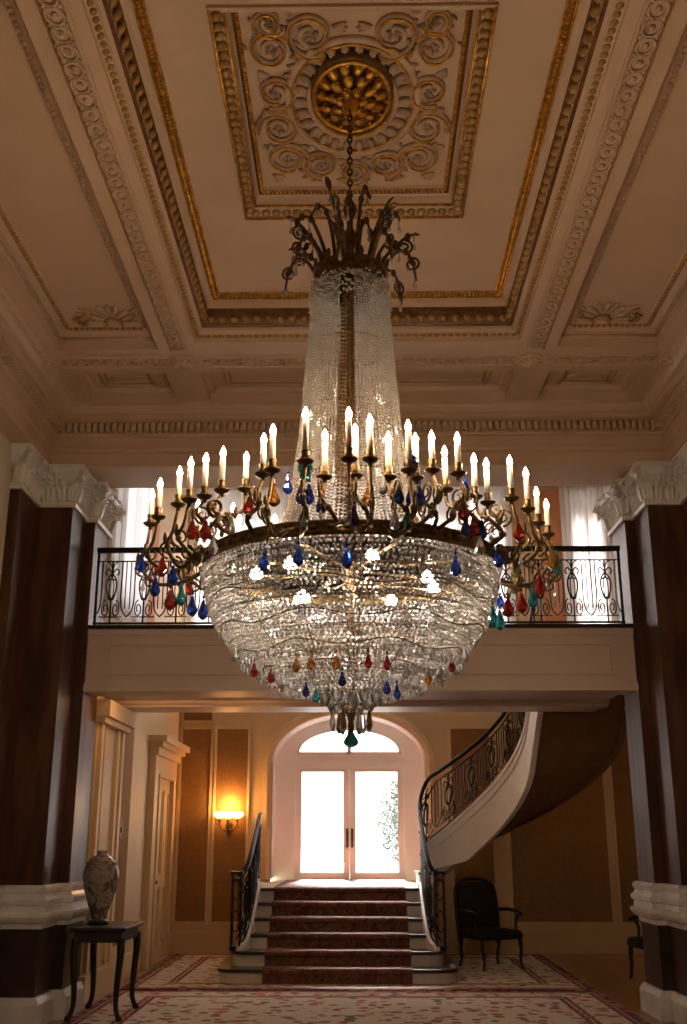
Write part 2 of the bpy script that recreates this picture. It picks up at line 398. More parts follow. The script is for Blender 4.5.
for h in (B0, BL, BR, N0, NL, NR):
    mb.rects([ins(h, 0, 0, 5.7), ins(h, 0, 0, 5.79), ins(h, .05, .03, 5.80), ins(h, .07, .05, 5.83), ins(h, .16, .11, 5.84), ins(h, .18, .12, 5.82), ins(h, .22, .15, 5.82), ins(h, .24, .165, 5.85)], cap1=True)
# room entablature + cornice ring (an inward rectangle stepped from wall face up to the ceiling)
def rin(d, z): return (-3.08 + d, 3.08 - d, -1.3 + d, 9.9 - d, z)
mb.rects([(-3.27, 3.27, -1.45, 10.57, 5.13), rin(0, 5.13), rin(0, 5.20), rin(-.015, 5.205), rin(-.015, 5.27), rin(.02, 5.285), rin(.03, 5.31), rin(0, 5.32), rin(0, 5.44), rin(.03, 5.445), rin(.035, 5.46), rin(.05, 5.465), rin(.05, 5.56), rin(.13, 5.565), rin(.17, 5.575), rin(.17, 5.62), rin(.20, 5.625), rin(.24, 5.66), rin(.25, 5.685), rin(.30, 5.70)])
ceil = struct(mb.build('ceiling', 'plaster', normals=False), 'coffered cream and gold ceiling of the front hall')
box('light_stop_slab', 'plaster', (-3.6, 3.6, -1.6, 10.5, 6.12, 6.2), ceil)  # unseen slab added over the coffers to keep stray sky light out
# dentils
mb = MB()
for k in range(92):
    x = -2.98 + k * .065
    if x < 2.96: mb.box(x, x + .04, 9.78, 9.86, 5.47, 5.555)
for k in range(172):
    y = -1.2 + k * .065
    if y < 9.76:
        mb.box(-3.04, -2.96, y, y + .04, 5.47, 5.555); mb.box(2.96, 3.04, y, y + .04, 5.47, 5.555)
mb.build('dentil_course', 'plaster', ceil)

# running ornaments ------------------------------------------------
def along(p0, p1, step):
    p0, p1 = Vector(p0), Vector(p1); d = p1 - p0; n = max(1, round(d.length / step)); t = d.normalized()
    return [(p0 + d * ((i + .5) / n), t) for i in range(n)]
def rect_runs(r, z): # left, far, right, near
    x0, x1, y0, y1 = r; return [((x0, y0, z), (x0, y1, z)), ((x0, y1, z), (x1, y1, z)), ((x1, y1, z), (x1, y0, z)), ((x1, y0, z), (x0, y0, z))]
def eggs(mb, p0, p1, step, r, zr=None, slant=0.):
    for c, t in along(p0, p1, step):
        rot = Matrix.Rotation(math.atan2(t.y, t.x) + slant, 3, 'Z')
        mb.ell(c, step * .46, r, zr or r * .8, 7, 4, rot)
# rope moulding: gilt strands over a dark groove
r = ins(C0, .125, .235, 0)[:4]
mb = MB(); rope = MB()
for p0, p1 in rect_runs(r, 5.80): eggs(mb, p0, p1, .10, .026, .034, .75)
mb.build('rope_moulding', 'giltwash', ceil, True)
mb = MB(); mb.rects([ins(C0, .085, .145, 5.769), ins(C0, .109, .188, 5.770), ins(C0, .114, .219, 5.811), ins(C0, .134, .269, 5.846), ins(C0, .150, .31, 5.864)]); mb.build('rope_groove', 'darkgilt', ceil)
mb = MB()
for p0, p1 in rect_runs(ins(C0, .235, .455, 0)[:4], 5.90): eggs(mb, p0, p1, .032, .022, .022)
mb.build('gilded_bead_moulding', 'gold', ceil, True)
mb = MB()
for p0, p1 in rect_runs(ins(C0, .215, .435, 0)[:4], 5.885):
    mb.tube([p0, p1], .008, 6)
for p0, p1 in rect_runs(ins(C0, .265, .50, 0)[:4], 5.90):
    mb.tube([p0, p1], .009, 6)
mb.build('gilded_fillet', 'gold', ceil)
mb = MB()
for p0, p1 in rect_runs(ins(C0, .03, .04, 0)[:4], 5.74): eggs(mb, p0, p1, .06, .022, .018, .5)
mb.build('leaf_moulding', 'giltwash', ceil, True)
# medallion frame
def mrect(t): return tuple(MO[i] + (MI[i] - MO[i]) * t for i in range(4))
mb = MB()
for p0, p1 in rect_runs(mrect(.30), 5.895)[:3]: eggs(mb, p0, p1, .075, .036, .03, .35)
mb.build('egg_and_dart_moulding', 'giltwash', ceil, True)
mb = MB()
for p0, p1 in rect_runs(mrect(.08), 5.878)[:3] : mb.tube([p0, p1], .010, 6)
for p0, p1 in rect_runs(mrect(.57), 5.905)[:3]: mb.tube([p0, p1], .010, 6)
for p0, p1 in rect_runs(mrect(.93), 5.968)[:3]: eggs(mb, p0, p1, .03, .015, .015)
mb.build('gilded_inner_bead', 'gold', ceil, True)
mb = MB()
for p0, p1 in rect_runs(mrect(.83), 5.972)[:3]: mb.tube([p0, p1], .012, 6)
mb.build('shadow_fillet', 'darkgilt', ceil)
# scrollwork of the medallion (an oval ring, acanthus spirals round it)
MCX, MCY, RX, RY = -.02, 5.53, .407, .533
def oval(rx, ry, z, n=64): return [(MCX + rx * math.cos(2 * PI * k / n), MCY + ry * math.sin(2 * PI * k / n), z) for k in range(n)]
sc = MB(); sg_ = MB()
sc.tube(oval(RX, RY, 5.99), .026, 6, True); sg_.tube(oval(RX - .03, RY - .035, 5.975), .008, 6, True)
sc.tube(oval(.27, .36, 5.985), .022, 6, True); sg_.tube(oval(.25, .335, 5.972), .010, 6, True)
for k in range(26):
    a = 2 * PI * k / 26; c = Vector((MCX + .335 * math.cos(a), MCY + .445 * math.sin(a), 5.985)); rot = Matrix.Rotation(a, 3, 'Z')
    sc.ell(c, .055, .030, .03, 7, 4, rot)
    sc.ell(c + Vector((math.cos(a + .1) * .01, math.sin(a + .1) * .01, -.012)), .03, .012, .02, 6, 4, Matrix.Rotation(a + .7, 3, 'Z'))
def spiral(c, r, sx, sy, a0, turns, hand, thick, z=5.985, gold=True):
    pts = []; n = 34
    for k in range(n):
        t = k / (n - 1); a = a0 + hand * turns * 2 * PI * t; rr = r * (1 - .72 * t)
        pts.append((c[0] + sx * rr * math.cos(a), c[1] + sy * rr * math.sin(a), z))
    sc.tube(pts, [thick * (1 - .4 * k / n) for k in range(n)], 6)
    if gold: sg_.tube([(p[0], p[1], z - thick * .9) for p in pts[:24]], .009, 5)
    for k in range(5):
        a = k * 2 * PI / 5 + a0; sc.ell((c[0] + sx * r * .20 * math.cos(a), c[1] + sy * r * .2 * math.sin(a), z), r * .15, r * .09, .02, 6, 4, Matrix.Rotation(a, 3, 'Z'))
    for k in range(4):
        a = a0 + hand * (k * .9 + .3); sc.ell((c[0] + sx * r * 1.18 * math.cos(a), c[1] + sy * r * 1.18 * math.sin(a), z), r * .22, r * .10, .018, 6, 4, Matrix.Rotation(a + .8, 3, 'Z'))
sp = [(-.50, 5.08, .105, 0), (-.26, 4.96, .12, 1), (-.50, 5.45, .10, 2), (-.50, 5.80, .11, 3), (-.47, 6.12, .115, .5), (-.24, 6.18, .10, 1.6), (-.02, 6.26, .09, 2.), (-.5, 4.86, .07, .3)]
for i, (x, y, rr, a0) in enumerate(sp):
    for sgn in ((1, -1) if x < -.1 else (1,)):
        xx = MCX + sgn * (x - MCX); spiral((xx, y), rr * 1.26, 1., 1.25, a0 if sgn > 0 else PI - a0, 1.6, sgn * (1 if i % 2 else -1), .025)
for sgn in (1, -1):
    for (x, y, a) in ((-.58, 5.27, 1.2), (-.40, 5.22, .4), (-.57, 5.62, 1.5), (-.41, 5.98, 2.), (-.57, 6.30, .8), (-.36, 6.33, 0), (-.12, 6.36, 0.2), (-.38, 4.86, .8), (-.12, 4.90, .1), (-.57, 5.97, 1.4), (-.14, 6.14, .5)):
        xx = MCX + sgn * (x - MCX); aa = a if sgn > 0 else PI - a
        for k in (-.5, 0, .5):
            sc.ell((xx + .03 * math.cos(aa + k), y + .03 * math.sin(aa + k), 5.99), .05, .014, .02, 6, 4, Matrix.Rotation(aa + k, 3, 'Z'))
sc.build('scrollwork', 'ornament', ceil, True); sg_.build('gilded_scroll_edging', 'gold', ceil, True)
# central gilded rose
RC = (-.024, 5.42)
mb = MB(); mb.lathe(*RC, [(.27, 6.0), (.27, 5.94), (.245, 5.915), (.235, 5.93), (.22, 5.955), (.10, 5.955), (.0, 5.955)], 40, .95, 1.28)
mb.build('rose_dish', 'darkgilt', ceil, True)
mb = MB(); mb.tube([(RC[0] + .245 * .95 * math.cos(2 * PI * k / 48), RC[1] + .245 * 1.28 * math.sin(2 * PI * k / 48), 5.915) for k in range(48)], .014, 6, True)
for ring, (n, rr, z, lx, ly) in enumerate(((14, .195, 5.932, .050, .030), (9, .128, 5.912, .048, .032), (6, .072, 5.885, .032, .026))):
    for k in range(n):
        a = 2 * PI * (k + ring * .5) / n
        mb.tube([(RC[0] + (rr * .95 + .028 * math.cos(q * .55)) * math.cos(a) - .026 * math.sin(q * .55) * math.sin(a), RC[1] + (rr * 1.28 + .034 * math.cos(q * .55)) * math.sin(a) + .026 * math.sin(q * .55) * math.cos(a), z + .012) for q in range(11)], .006, 5)
        mb.ell((RC[0] + rr * .95 * math.cos(a), RC[1] + rr * 1.28 * math.sin(a), z), lx, ly, .022, 8, 5, Matrix.Rotation(a, 3, 'Z') @ Matrix.Rotation(-.5, 3, 'Y'))
        if ring < 2: mb.ell((RC[0] + (rr + .03) * .95 * math.cos(a + .12), RC[1] + (rr + .03) * 1.28 * math.sin(a + .12), z - .012), .014, .014, .014, 6, 4)
mb.lathe(*RC, [(.055, 5.93), (.05, 5.86), (.03, 5.83), (.034, 5.81), (.015, 5.79), (.0, 5.785)], 14)
mb.build('gilded_rose', 'gold', ceil, True)
# guilloche friezes on the long beams, leaf friezes on cross beams
gl = MB(); gg = MB(); fl_ = MB()
for sgn in (1, -1):
    x = sgn * 1.585
    for c, t in along((x, 2.0, 5.692), (x, 8.42, 5.692), .135):
        gl.tube([(c.x + .052 * math.cos(2 * PI * k / 14), c.y + .066 * math.sin(2 * PI * k / 14), c.z) for k in range(14)], .010, 5, True)
        gl.ell(c, .02, .026, .014, 7, 4)
        gl.ell(c + Vector((.045, .067, 0)), .016, .02, .01, 6, 4); gl.ell(c + Vector((-.045, .067, 0)), .016, .02, .01, 6, 4)
    for dx in (-.078, .078): fl_.box(x + dx - .007, x + dx + .007, 1.9, 8.45, 5.682, 5.70)
    gg.box(x + sgn * .066 - .004, x + sgn * .066 + .004, 1.9, 8.45, 5.686, 5.70)
    x = sgn * 2.86
    for c, t in along((x, -.5, 5.692), (x, 8.5, 5.692), .14):
        gl.tube([(c.x + .045 * math.cos(2 * PI * k / 12), c.y + .062 * math.sin(2 * PI * k / 12), c.z) for k in range(12)], .009, 5, True)
for y in (8.68,):
    for (xa, xb) in ((-2.70, -1.70), (-1.42, 1.42), (1.70, 2.70)):
        for c, t in along((xa, y, 5.692), (xb, y, 5.692), .13):
            gl.ell(c, .05, .05, .012, 8, 4); gl.ell(c + Vector((.05, .05, 0)), .02, .02, .01, 6, 4); gl.ell(c + Vector((.05, -.05, 0)), .02, .02, .01, 6, 4)
        for dy in (-.10, .10): fl_.box(xa, xb, y + dy - .007, y + dy + .007, 5.684, 5.70)
gl.build('guilloche_frieze', 'ornament', ceil, True); fl_.build('frieze_fillet', 'plaster', ceil); gg.build('gilded_frieze_line', 'giltwash', ceil)
rb = MB()
for x in (-2.85, -1.57, 1.57, 2.85):
    rb.lathe(x, 8.68, [(.115, 5.70), (.115, 5.68), (.10, 5.672), (.085, 5.685), (.06, 5.66), (.0, 5.645)], 18, 1., 1.15)
    for k in range(8):
        a = 2 * PI * k / 8; rb.ell((x + .07 * math.cos(a), 8.68 + .08 * math.sin(a), 5.668), .03, .018, .015, 6, 4, Matrix.Rotation(a, 3, 'Z'))
rb.build('beam_boss', 'plaster', ceil, True)
# side coffers: bead edges, gilded edge on far and outer side, shell-and-acanthus corner spray
mb = MB(); gm = MB(); sh = MB(); sh2 = MB()
for h, sgn in ((SL, 1), (SR, -1)):
    runs = rect_runs(ins(h, .115, .12, 0)[:4], 5.845)
    inner = 2 if sgn > 0 else 0
    for i, (p0, p1) in enumerate(runs):
        if i == inner: eggs(mb, p0, p1, .05, .020, .016)
        else: eggs(gm, p0, p1, .05, .022, .018, .4)
    for p0, p1 in rect_runs(ins(h, .035, .035, 0)[:4], 5.79): mb.tube([p0, p1], .016, 6)
    # spray lies against the far edge
    xc = -2.12 * 1 if sgn > 0 else 2.12
    yb = 8.26
    for k in range(9):
        a = PI * (k + .5) / 9
        sh.ell((xc + .16 * math.cos(a), yb - .26 * math.sin(a), 5.858), .10, .026, .022, 7, 4, Matrix.Rotation(-a, 3, 'Z'))
    sh2.tube([(xc + .07 * math.cos(PI * k / 12), yb - .12 * math.sin(PI * k / 12), 5.85) for k in range(13)], .016, 6)
    for s2 in (1, -1):
        pts = [(xc + s2 * (.16 + .13 * t + .07 * math.sin(t * 7) * t), yb - .10 - .12 * math.sin(t * PI) , 5.855) for t in [q / 14 for q in range(15)]]
        sh2.tube(pts, [.024 - .001 * q for q in range(15)], 6)
        for q in (3, 6, 9, 12):
            for e in (.9, -.9): sh.ell((pts[q][0], pts[q][1] + e * .045, 5.86), .05, .016, .016, 6, 4, Matrix.Rotation(e * .9 * s2, 3, 'Z'))
        c = Vector((xc + s2 * .27, yb - .06, 5.855)); sh2.tube([c + Vector((.05 * (1 - q / 18) * math.cos(q * .6), .07 * (1 - q / 18) * math.sin(q * .6), 0)) for q in range(17)], .012, 5)
mb.build('bead_edging', 'ornament', ceil, True); gm.build('gilded_coffer_edging', 'giltwash', ceil, True)
sh.build('shell_spray', 'ornament', ceil, True); sh2.build('gilded_spray_scrolls', 'giltwash', ceil, True)
mb = MB(); g2 = MB()
for h in (B0, BL, BR):
    for p0, p1 in rect_runs(ins(h, .20, .135, 0)[:4], 5.82): mb.tube([p0, p1], .016, 6)
    for p0, p1 in rect_runs(ins(h, .23, .16, 0)[:4], 5.83): g2.tube([p0, p1], .009, 6)
    cx = (h[0] + h[1]) / 2; mb.tube([(cx + .16 * math.cos(PI * k / 10), 9.40 - .12 * math.sin(PI * k / 10), 5.845) for k in range(11)], .014, 6)
mb.build('panel_edging', 'plaster', ceil, True); g2.build('gilded_panel_line', 'giltwash', ceil)

# ------------------------------------------------------------------ stair hall shell
YW = 16.3
hl = MB()
# left wall with a tall upper window (y 11.25-12.65, z 4.05-6.7)
hl.box(-2.95, -2.75, 11.0, 16.5, 0, 4.05); hl.box(-2.95, -2.75, 12.65, 16.5, 4.05, 7.6); hl.box(-2.95, -2.75, 10.4, 11.25, 5.13, 7.6); hl.box(-2.95, -2.75, 11.0, 11.25, 4.05, 5.13); hl.box(-2.95, -2.75, 11.25, 12.65, 6.9, 7.6)
whl = struct(hl.build('wall_hall_left', 'hallcream'))
whr = struct(box('wall_hall_right', 'hallcream', (4.2, 4.4, 10.8, 16.5, 0, 7.6)))
wn = MB(); wn.box(3.25, 4.4, 10.8, 11.0, 0, 7.6); wn.box(-2.95, 4.4, 10.4, 10.57, 5.14, 7.6); wn.box(2.7, 4.4, 10.57, 11.0, 5.14, 7.6)
struct(wn.build('wall_hall_near', 'hallcream'))
struct(box('ceiling', 'plaster', (-2.95, 4.4, 10.4, 17.7, 7.6, 7.75)), 'plain ceiling of the stair hall')
AC, AW, AS, AR = -.15, 1.16, 2.68, .72          # arch centre, half width, spring, rise
ZL = .96
wf = MB()
def wall_piece(x0, x1, z0, z1): wf.box(x0, x1, YW, YW + .2, z0, z1)
ZU0, ZU1 = 4.35, 7.0
ups = [(-1.88, .74), (-.15, .78), (1.62, .76), (3.67, .29)]
wall_piece(-2.95, AC - AW, 0, 3.6); wall_piece(AC + AW, 4.4, 0, 3.6); wall_piece(AC - AW, AC + AW, 0, ZL)
n = 28; arc = [(AC + AW * math.cos(PI * k / n), AS + AR * math.sin(PI * k / n)) for k in range(n + 1)]
for k in range(n):
    (xa, za), (xb, zb) = arc[k], arc[k + 1]
    wf.add([(xa, YW, za), (xb, YW, zb), (xb, YW, 3.6), (xa, YW, 3.6), (xa, YW + .2, za), (xb, YW + .2, zb), (xb, YW + .2, 3.6), (xa, YW + .2, 3.6)], [(0, 1, 2, 3), (4, 7, 6, 5), (0, 4, 5, 1), (3, 2, 6, 7)])
wall_piece(-2.95, 4.4, 3.6, ZU0); wall_piece(-2.95, 4.4, ZU1, 7.6)
xe = -2.95
for c, hw in ups: wall_piece(xe, c - hw, ZU0, ZU1); xe = c + hw
wall_piece(xe, 4.4, ZU0, ZU1)
wfar = struct(wf.build('wall_far', 'hallcream', normals=False), 'cream and brown panelled far wall with arched doorway')
def wall_panels(rects, m, name):
    for (x0, x1, z0, z1) in rects:
        o = MB().box(x0, x1, YW - .012, YW + .01, z0, z1).build(name, m, wfar)
        f = MB(); panel_frame(f, 'y', YW, x0 - .035, x1 + .035, z0 - .035, z1 + .035, .035, .028, -1); f.build('panel_moulding', 'hallcream', o)
wall_panels([(-2.68, -2.245, .42, 3.17), (-2.15, -1.68, .42, 3.17), (-2.68, -2.245, 3.30, 3.52), (1.40, 1.98, .42, 3.17), (2.24, 3.66, .42, 3.17), (3.8, 4.1, .42, 3.17)], 'panel', 'brown_panel')
wall_panels([(2.94, 3.30, 4.4, 7.0)], 'peach', 'peach_panel')
for (x0, x1, side) in ((-1.63, -1.36, 0), (1.06, 1.36, 1)):     # orange spandrels above arch shoulders
    pass
f = MB()
for x0, x1 in ((-2.75, AC - AW - .02), (AC + AW + .4, 4.2)):
    f.box(x0, x1, YW - .03, YW, 0, .24); f.box(x0, x1, YW - .045, YW, .24, .29)
struct(f.build('baseboard_far', 'hallcream'))
# arch trim
t = MB()
outer = [(AC + AW + .13, 1.0)] + [(AC + (AW + .13) * math.cos(PI * k / n), AS + (AR + .13) * math.sin(PI * k / n)) for k in range(n + 1)] + [(AC - AW - .13, 1.0)]
inner = [(AC + AW, 1.0)] + arc + [(AC - AW, 1.0)]
t.loft([[(x, YW - .03, z) for x, z in outer], [(x, YW - .05, z) for x, z in [((a[0] + b[0]) / 2, (a[1] + b[1]) / 2) for a, b in zip(outer, inner)]], [(x, YW - .02, z) for x, z in inner], [(x, YW + .01, z) for x, z in inner]], closed=False)
t.loft([[(x, YW + .01, z) for x, z in outer], [(x, YW - .03, z) for x, z in outer]], closed=False)
struct(t.build('trim_1', 'hallcream'), 'cream moulding around the arched doorway')
# alcove reveal (jambs and vault), alcove back wall with door and fanlight
YD = 17.0
al = MB(); al.loft([[(x, YW + .0, z) for x, z in inner], [(x, YD + .1, z) for x, z in inner]], closed=False)
al.loft([[(x * 1.0 + (x - AC) * .03, YW + .19, z + .03) for x, z in inner], [(x + (x - AC) * .03, YD + .1, z + .03) for x, z in inner]], closed=False)
struct(al.build('wall_alcove', 'alcovewhite', normals=False), 'white reveal of the arched doorway')
DX0, DX1, DZ = -1.05, .76, 2.69
FC, FW, FZ, FR = -.15, .83, 2.85, .40
aw = MB()
aw.box(AC - AW - .05, DX0, YD, YD + .1, ZL, FZ); aw.box(DX1, AC + AW + .05, YD, YD + .1, ZL, FZ); aw.box(DX0, DX1, YD, YD + .1, DZ + .03, FZ)
fan = [(FC + FW * math.cos(PI * k / n), FZ + FR * math.sin(PI * k / n)) for k in range(n + 1)]
big = [(AC + (AW + .05) * math.cos(PI * k / n), max(FZ, AS + (AR + .05) * math.sin(PI * k / n))) for k in range(n + 1)]
aw.loft([[(x, YD, z) for x, z in big], [(x, YD, z) for x, z in fan], [(x, YD + .1, z) for x, z in fan]], closed=False)
struct(aw.build('wall_alcove', 'alcovewhite', normals=False), 'white door wall inside the arch')
# door
def glazed_leaf(parent, x0, x1, z0, z1, hinge, stile=.075, bot=.09):
    l = MB(); y0, y1 = YD + .02, YD + .07
    l.box(x0, x0 + stile, y0, y1, z0, z1); l.box(x1 - stile, x1, y0, y1, z0, z1); l.box(x0 + stile, x1 - stile, y0, y1, z1 - .04, z1); l.box(x0 + stile, x1 - stile, y0, y1, z0, z0 + bot)
    for (a, b, c, d) in ((x0 + stile, x1 - stile, z0 + bot, z0 + bot + .02), (x0 + stile, x1 - stile, z1 - .06, z1 - .04), (x0 + stile, x0 + stile + .02, z0 + bot, z1 - .04), (x1 - stile - .02, x1 - stile, z0 + bot, z1 - .04)):
        l.box(a, b, y0 - .012, y0, c, d)
    o = l.build('leaf', 'alcovewhite', parent)
    box('pane', 'pane', (x0 + stile, x1 - stile, YD + .04, YD + .046, z0 + bot, z1 - .04), o)
    hx = x1 - .038 if hinge == 'l' else x0 + .038
    h = MB(); h.box(hx - .016, hx + .016, y0 - .012, y0, 1.44, 1.72); h.tube(spline([(hx, y0, 1.50), (hx, y0 - .06, 1.52), (hx, y0 - .06, 1.66), (hx, y0, 1.68)]), .012, 6)
    tag(h.build('handle', 'brass', o), 'brass pull handle')
dfm = MB(); dfm.box(DX0, DX0 + .06, YD - .02, YD + .1, ZL, DZ - .055); dfm.box(DX1 - .06, DX1, YD - .02, YD + .1, ZL, DZ - .055); dfm.box(DX0, DX1, YD - .02, YD + .1, DZ - .055, DZ + .03)
door = struct(dfm.build('door_1', 'alcovewhite'), 'white double glazed door in the arched alcove')
xm = (DX0 + DX1) / 2
glazed_leaf(door, DX0 + .06, xm, ZL + .005, DZ - .056, 'l'); glazed_leaf(door, xm + .001, DX1 - .06, ZL + .005, DZ - .056, 'r')
# fanlight
fr = MB(); fo = fan; fi = [(FC + (FW - .045) * math.cos(PI * k / n), FZ + .03 + (FR - .06) * math.sin(PI * k / n)) for k in range(n + 1)]
fr.loft([[(x, YD + .0, z) for x, z in fo], [(x, YD - .02, z) for x, z in fo], [(x, YD - .02, z) for x, z in fi], [(x, YD + .06, z) for x, z in fi]], closed=False)
fr.box(FC - FW, FC + FW, YD - .02, YD + .06, FZ - .02, FZ + .03); fr.box(FC - .03, FC + .03, YD - .02, YD + .06, FZ, FZ + FR - .02)
w1 = struct(fr.build('window_1', 'white'), 'half-round fanlight over the double door')
p = MB(); p.extrude([(x, YD + .03, z) for x, z in fi], (0, .006, 0)); p.build('pane', 'pane', w1)
# upper windows
for i, (c, hw) in enumerate(ups):
    f = MB(); a, b = c - hw, c + hw; y0, y1 = YW + .04, YW + .12
    f.box(a, a + .07, y0, y1, ZU0, ZU1); f.box(b - .07, b, y0, y1, ZU0, ZU1); f.box(a, b, y0, y1, ZU0, ZU0 + .09); f.box(a, b, y0, y1, ZU1 - .09, ZU1)
    f.box(c - .03, c + .03, y0, y1, ZU0 + .09, ZU1 - .09)
    for z in (5.2, 6.1): f.box(a + .07, b - .07, y0 + .01, y1 - .01, z - .02, z + .02)
    panel_frame(f, 'y', YW, a - .10, b + .10, ZU0 - .10, ZU1 + .1, .10, .03, -1)
    o = struct(f.build('window_%d' % (i + 2), 'white'), 'tall white upper window of the far wall, %s' % ('leftmost of four', 'second from left', 'third from left', 'narrow rightmost one')[i])
    box('pane', 'pane', (a + .07, b - .07, YW + .07, YW + .076, ZU0 + .09, ZU1 - .09), o)
f = MB(); f.box(-2.9, -2.82, 11.25, 11.32, 4.05, 6.9); f.box(-2.9, -2.82, 12.58, 12.65, 4.05, 6.9); f.box(-2.9, -2.82, 11.25, 12.65, 4.05, 4.13); f.box(-2.9, -2.82, 11.25, 12.65, 6.8, 6.9); f.box(-2.9, -2.82, 11.92, 11.98, 4.13, 6.8)
panel_frame(f, 'x', -2.75, 11.12, 12.78, 3.95, 7.0, .12, .04, 1)
o = struct(f.build('window_6', 'white'), 'tall white side window above the left end of the balcony')
box('pane', 'pane', (-2.865, -2.859, 11.32, 12.58, 4.13, 6.8), o)
box('peach_panel', 'peachdeep', (-2.765, -2.74, 12.95, 13.9, 4.2, 7.0), whl)
# left hall wall dressings: pilaster, brown panel, doorcase with cornice
pil = MB(); pil.box(-2.75, -2.72, 11.05, 12.25, 0, 2.86)
for (a, b, d) in ((11.12, 11.22, .075), (11.32, 11.40, .065), (11.95, 12.03, .065), (12.12, 12.22, .075)): pil.box(-2.75, -2.75 + d, a, b, .3, 2.75)
pil.box(-2.75, -2.66, 11.03, 12.27, 0, .28); pil.box(-2.75, -2.63, 11.02, 12.29, 2.72, 2.78); pil.box(-2.75, -2.58, 11.0, 12.33, 2.78, 2.95)
struct(pil.build('trim_2', 'hallcream'), 'cream fluted pilaster behind the left pier')
o = box('brown_panel', 'panel', (-2.762, -2.735, 12.42, 13.0, .42, 2.95), whl)
o = box('brown_panel', 'panel', (-2.762, -2.735, 12.42, 13.0, 3.05, 3.6), whl)
dc = MB(); dc.box(-2.75, -2.66, 14.1, 14.4, 0, 2.35); dc.box(-2.75, -2.66, 15.45, 15.75, 0, 2.35); dc.box(-2.75, -2.66, 14.1, 15.75, 2.35, 2.62)
dc.box(-2.75, -2.62, 14.05, 15.8, 2.62, 2.72); dc.box(-2.75, -2.56, 14.0, 15.85, 2.72, 2.78); dc.box(-2.75, -2.50, 13.95, 15.9, 2.78, 2.86)
panel_frame(dc, 'x', -2.66, 14.36, 15.49, .0, 2.39, .035, .02, 1)
d2 = struct(dc.build('door_2', 'hallcream'), 'cream side doorway with cornice in left hall wall')
l = MB(); l.box(-2.75, -2.70, 14.4, 15.45, .01, 2.35)
for (z0, z1) in ((.2, .95), (1.1, 2.2)):
    for (a, b) in ((14.5, 14.88), (14.97, 15.35)): panel_frame(l, 'x', -2.70, a, b, z0, z1, .03, .015, 1)
l = l.build('leaf', 'hallcream', d2); MB_ = MB(); MB_.ell((-2.66, 14.48, 1.02), .03, .03, .03); MB_.build('knob', 'brass', l, True)
bb = MB(); bb.box(-2.75, -2.72, 12.38, 14.05, 0, .27); bb.box(-2.75, -2.72, 15.8, 16.27, 0, .27); struct(bb.build('baseboard_left', 'hallcream'))
sw = thing('light_switch', (-2.735, 12.52, 1.62), 'small dark brass switch plate on brown panel above vase', 'light switch')
mb = MB(); mb.box(-2.735, -2.72, 12.44, 12.60, 1.55, 1.77); mb.build('plate', 'switch', sw); mb = MB(); mb.box(-2.72, -2.705, 12.49, 12.55, 1.63, 1.69); mb.build('rocker', 'darkgilt', sw)

# ------------------------------------------------------------------ balcony
BY = 10.46
b = MB(); b.box(-2.725, 2.755, BY, 12.45, 3.02, 3.60)
bal = struct(b.build('balcony', 'balcony'), 'rose beige balcony gallery between the two marble piers')
f = MB(); f.box(-2.725, 2.755, BY - .05, BY, 2.955, 3.03); f.box(-2.725, 2.755, BY - .02, BY, 3.03, 3.05); f.box(-2.725, 2.755, BY - .02, BY, 3.52, 3.575)
panel_frame(f, 'y', BY, -2.52, 2.54, 3.12, 3.44, .026, .03, -1)
f.build('fascia_moulding', 'balcony', bal)
so = MB(); so.box(-2.725, 2.755, BY, BY + .3, 2.955, 3.03); so.box(-2.725, 2.755, 11.72, 12.02, 2.955, 3.03); so.box(-2.725, 2.755, BY + .3, BY + .36, 2.985, 3.03); so.box(-2.725, 2.755, 11.66, 11.72, 2.985, 3.03)
so.box(-2.725, 2.755, 12.02, 12.45, 2.98, 3.03); so.build('soffit_moulding', 'balcony', bal)
box('edge_cap', 'iron', (-2.725, 2.755, BY - .045, BY + .10, 3.585, 3.62), bal)

M['fillglow'] = mat('warm_fill_glow', (1, .8, .5), .5, emis=(1., .6, .28), estr=12)  # glow of the added fill discs, not a real fitting
for x_, y_ in ((-2.2, 10.92), (-1.2, 10.92)):  # unseen fill lights added under the balcony to warm the left hall wall
    a = MB(); a.lathe(x_, y_, [(.0, 3.010), (.035, 3.010), (.05, 3.013), (.055, 3.021)], 20); tag(a.build('soffit_fill_disc', 'fillglow', bal, True), 'added glowing disc for warm fill light')
    l_ = bpy.data.lights.new('soffit_fill_light', 'POINT'); l_.energy = 6; l_.color = (1, .52, .20); l_.shadow_soft_size = .015
    o_ = bpy.data.objects.new('soffit_fill_light', l_); COL.objects.link(o_); o_.location = (x_, y_ + .03, 2.985)

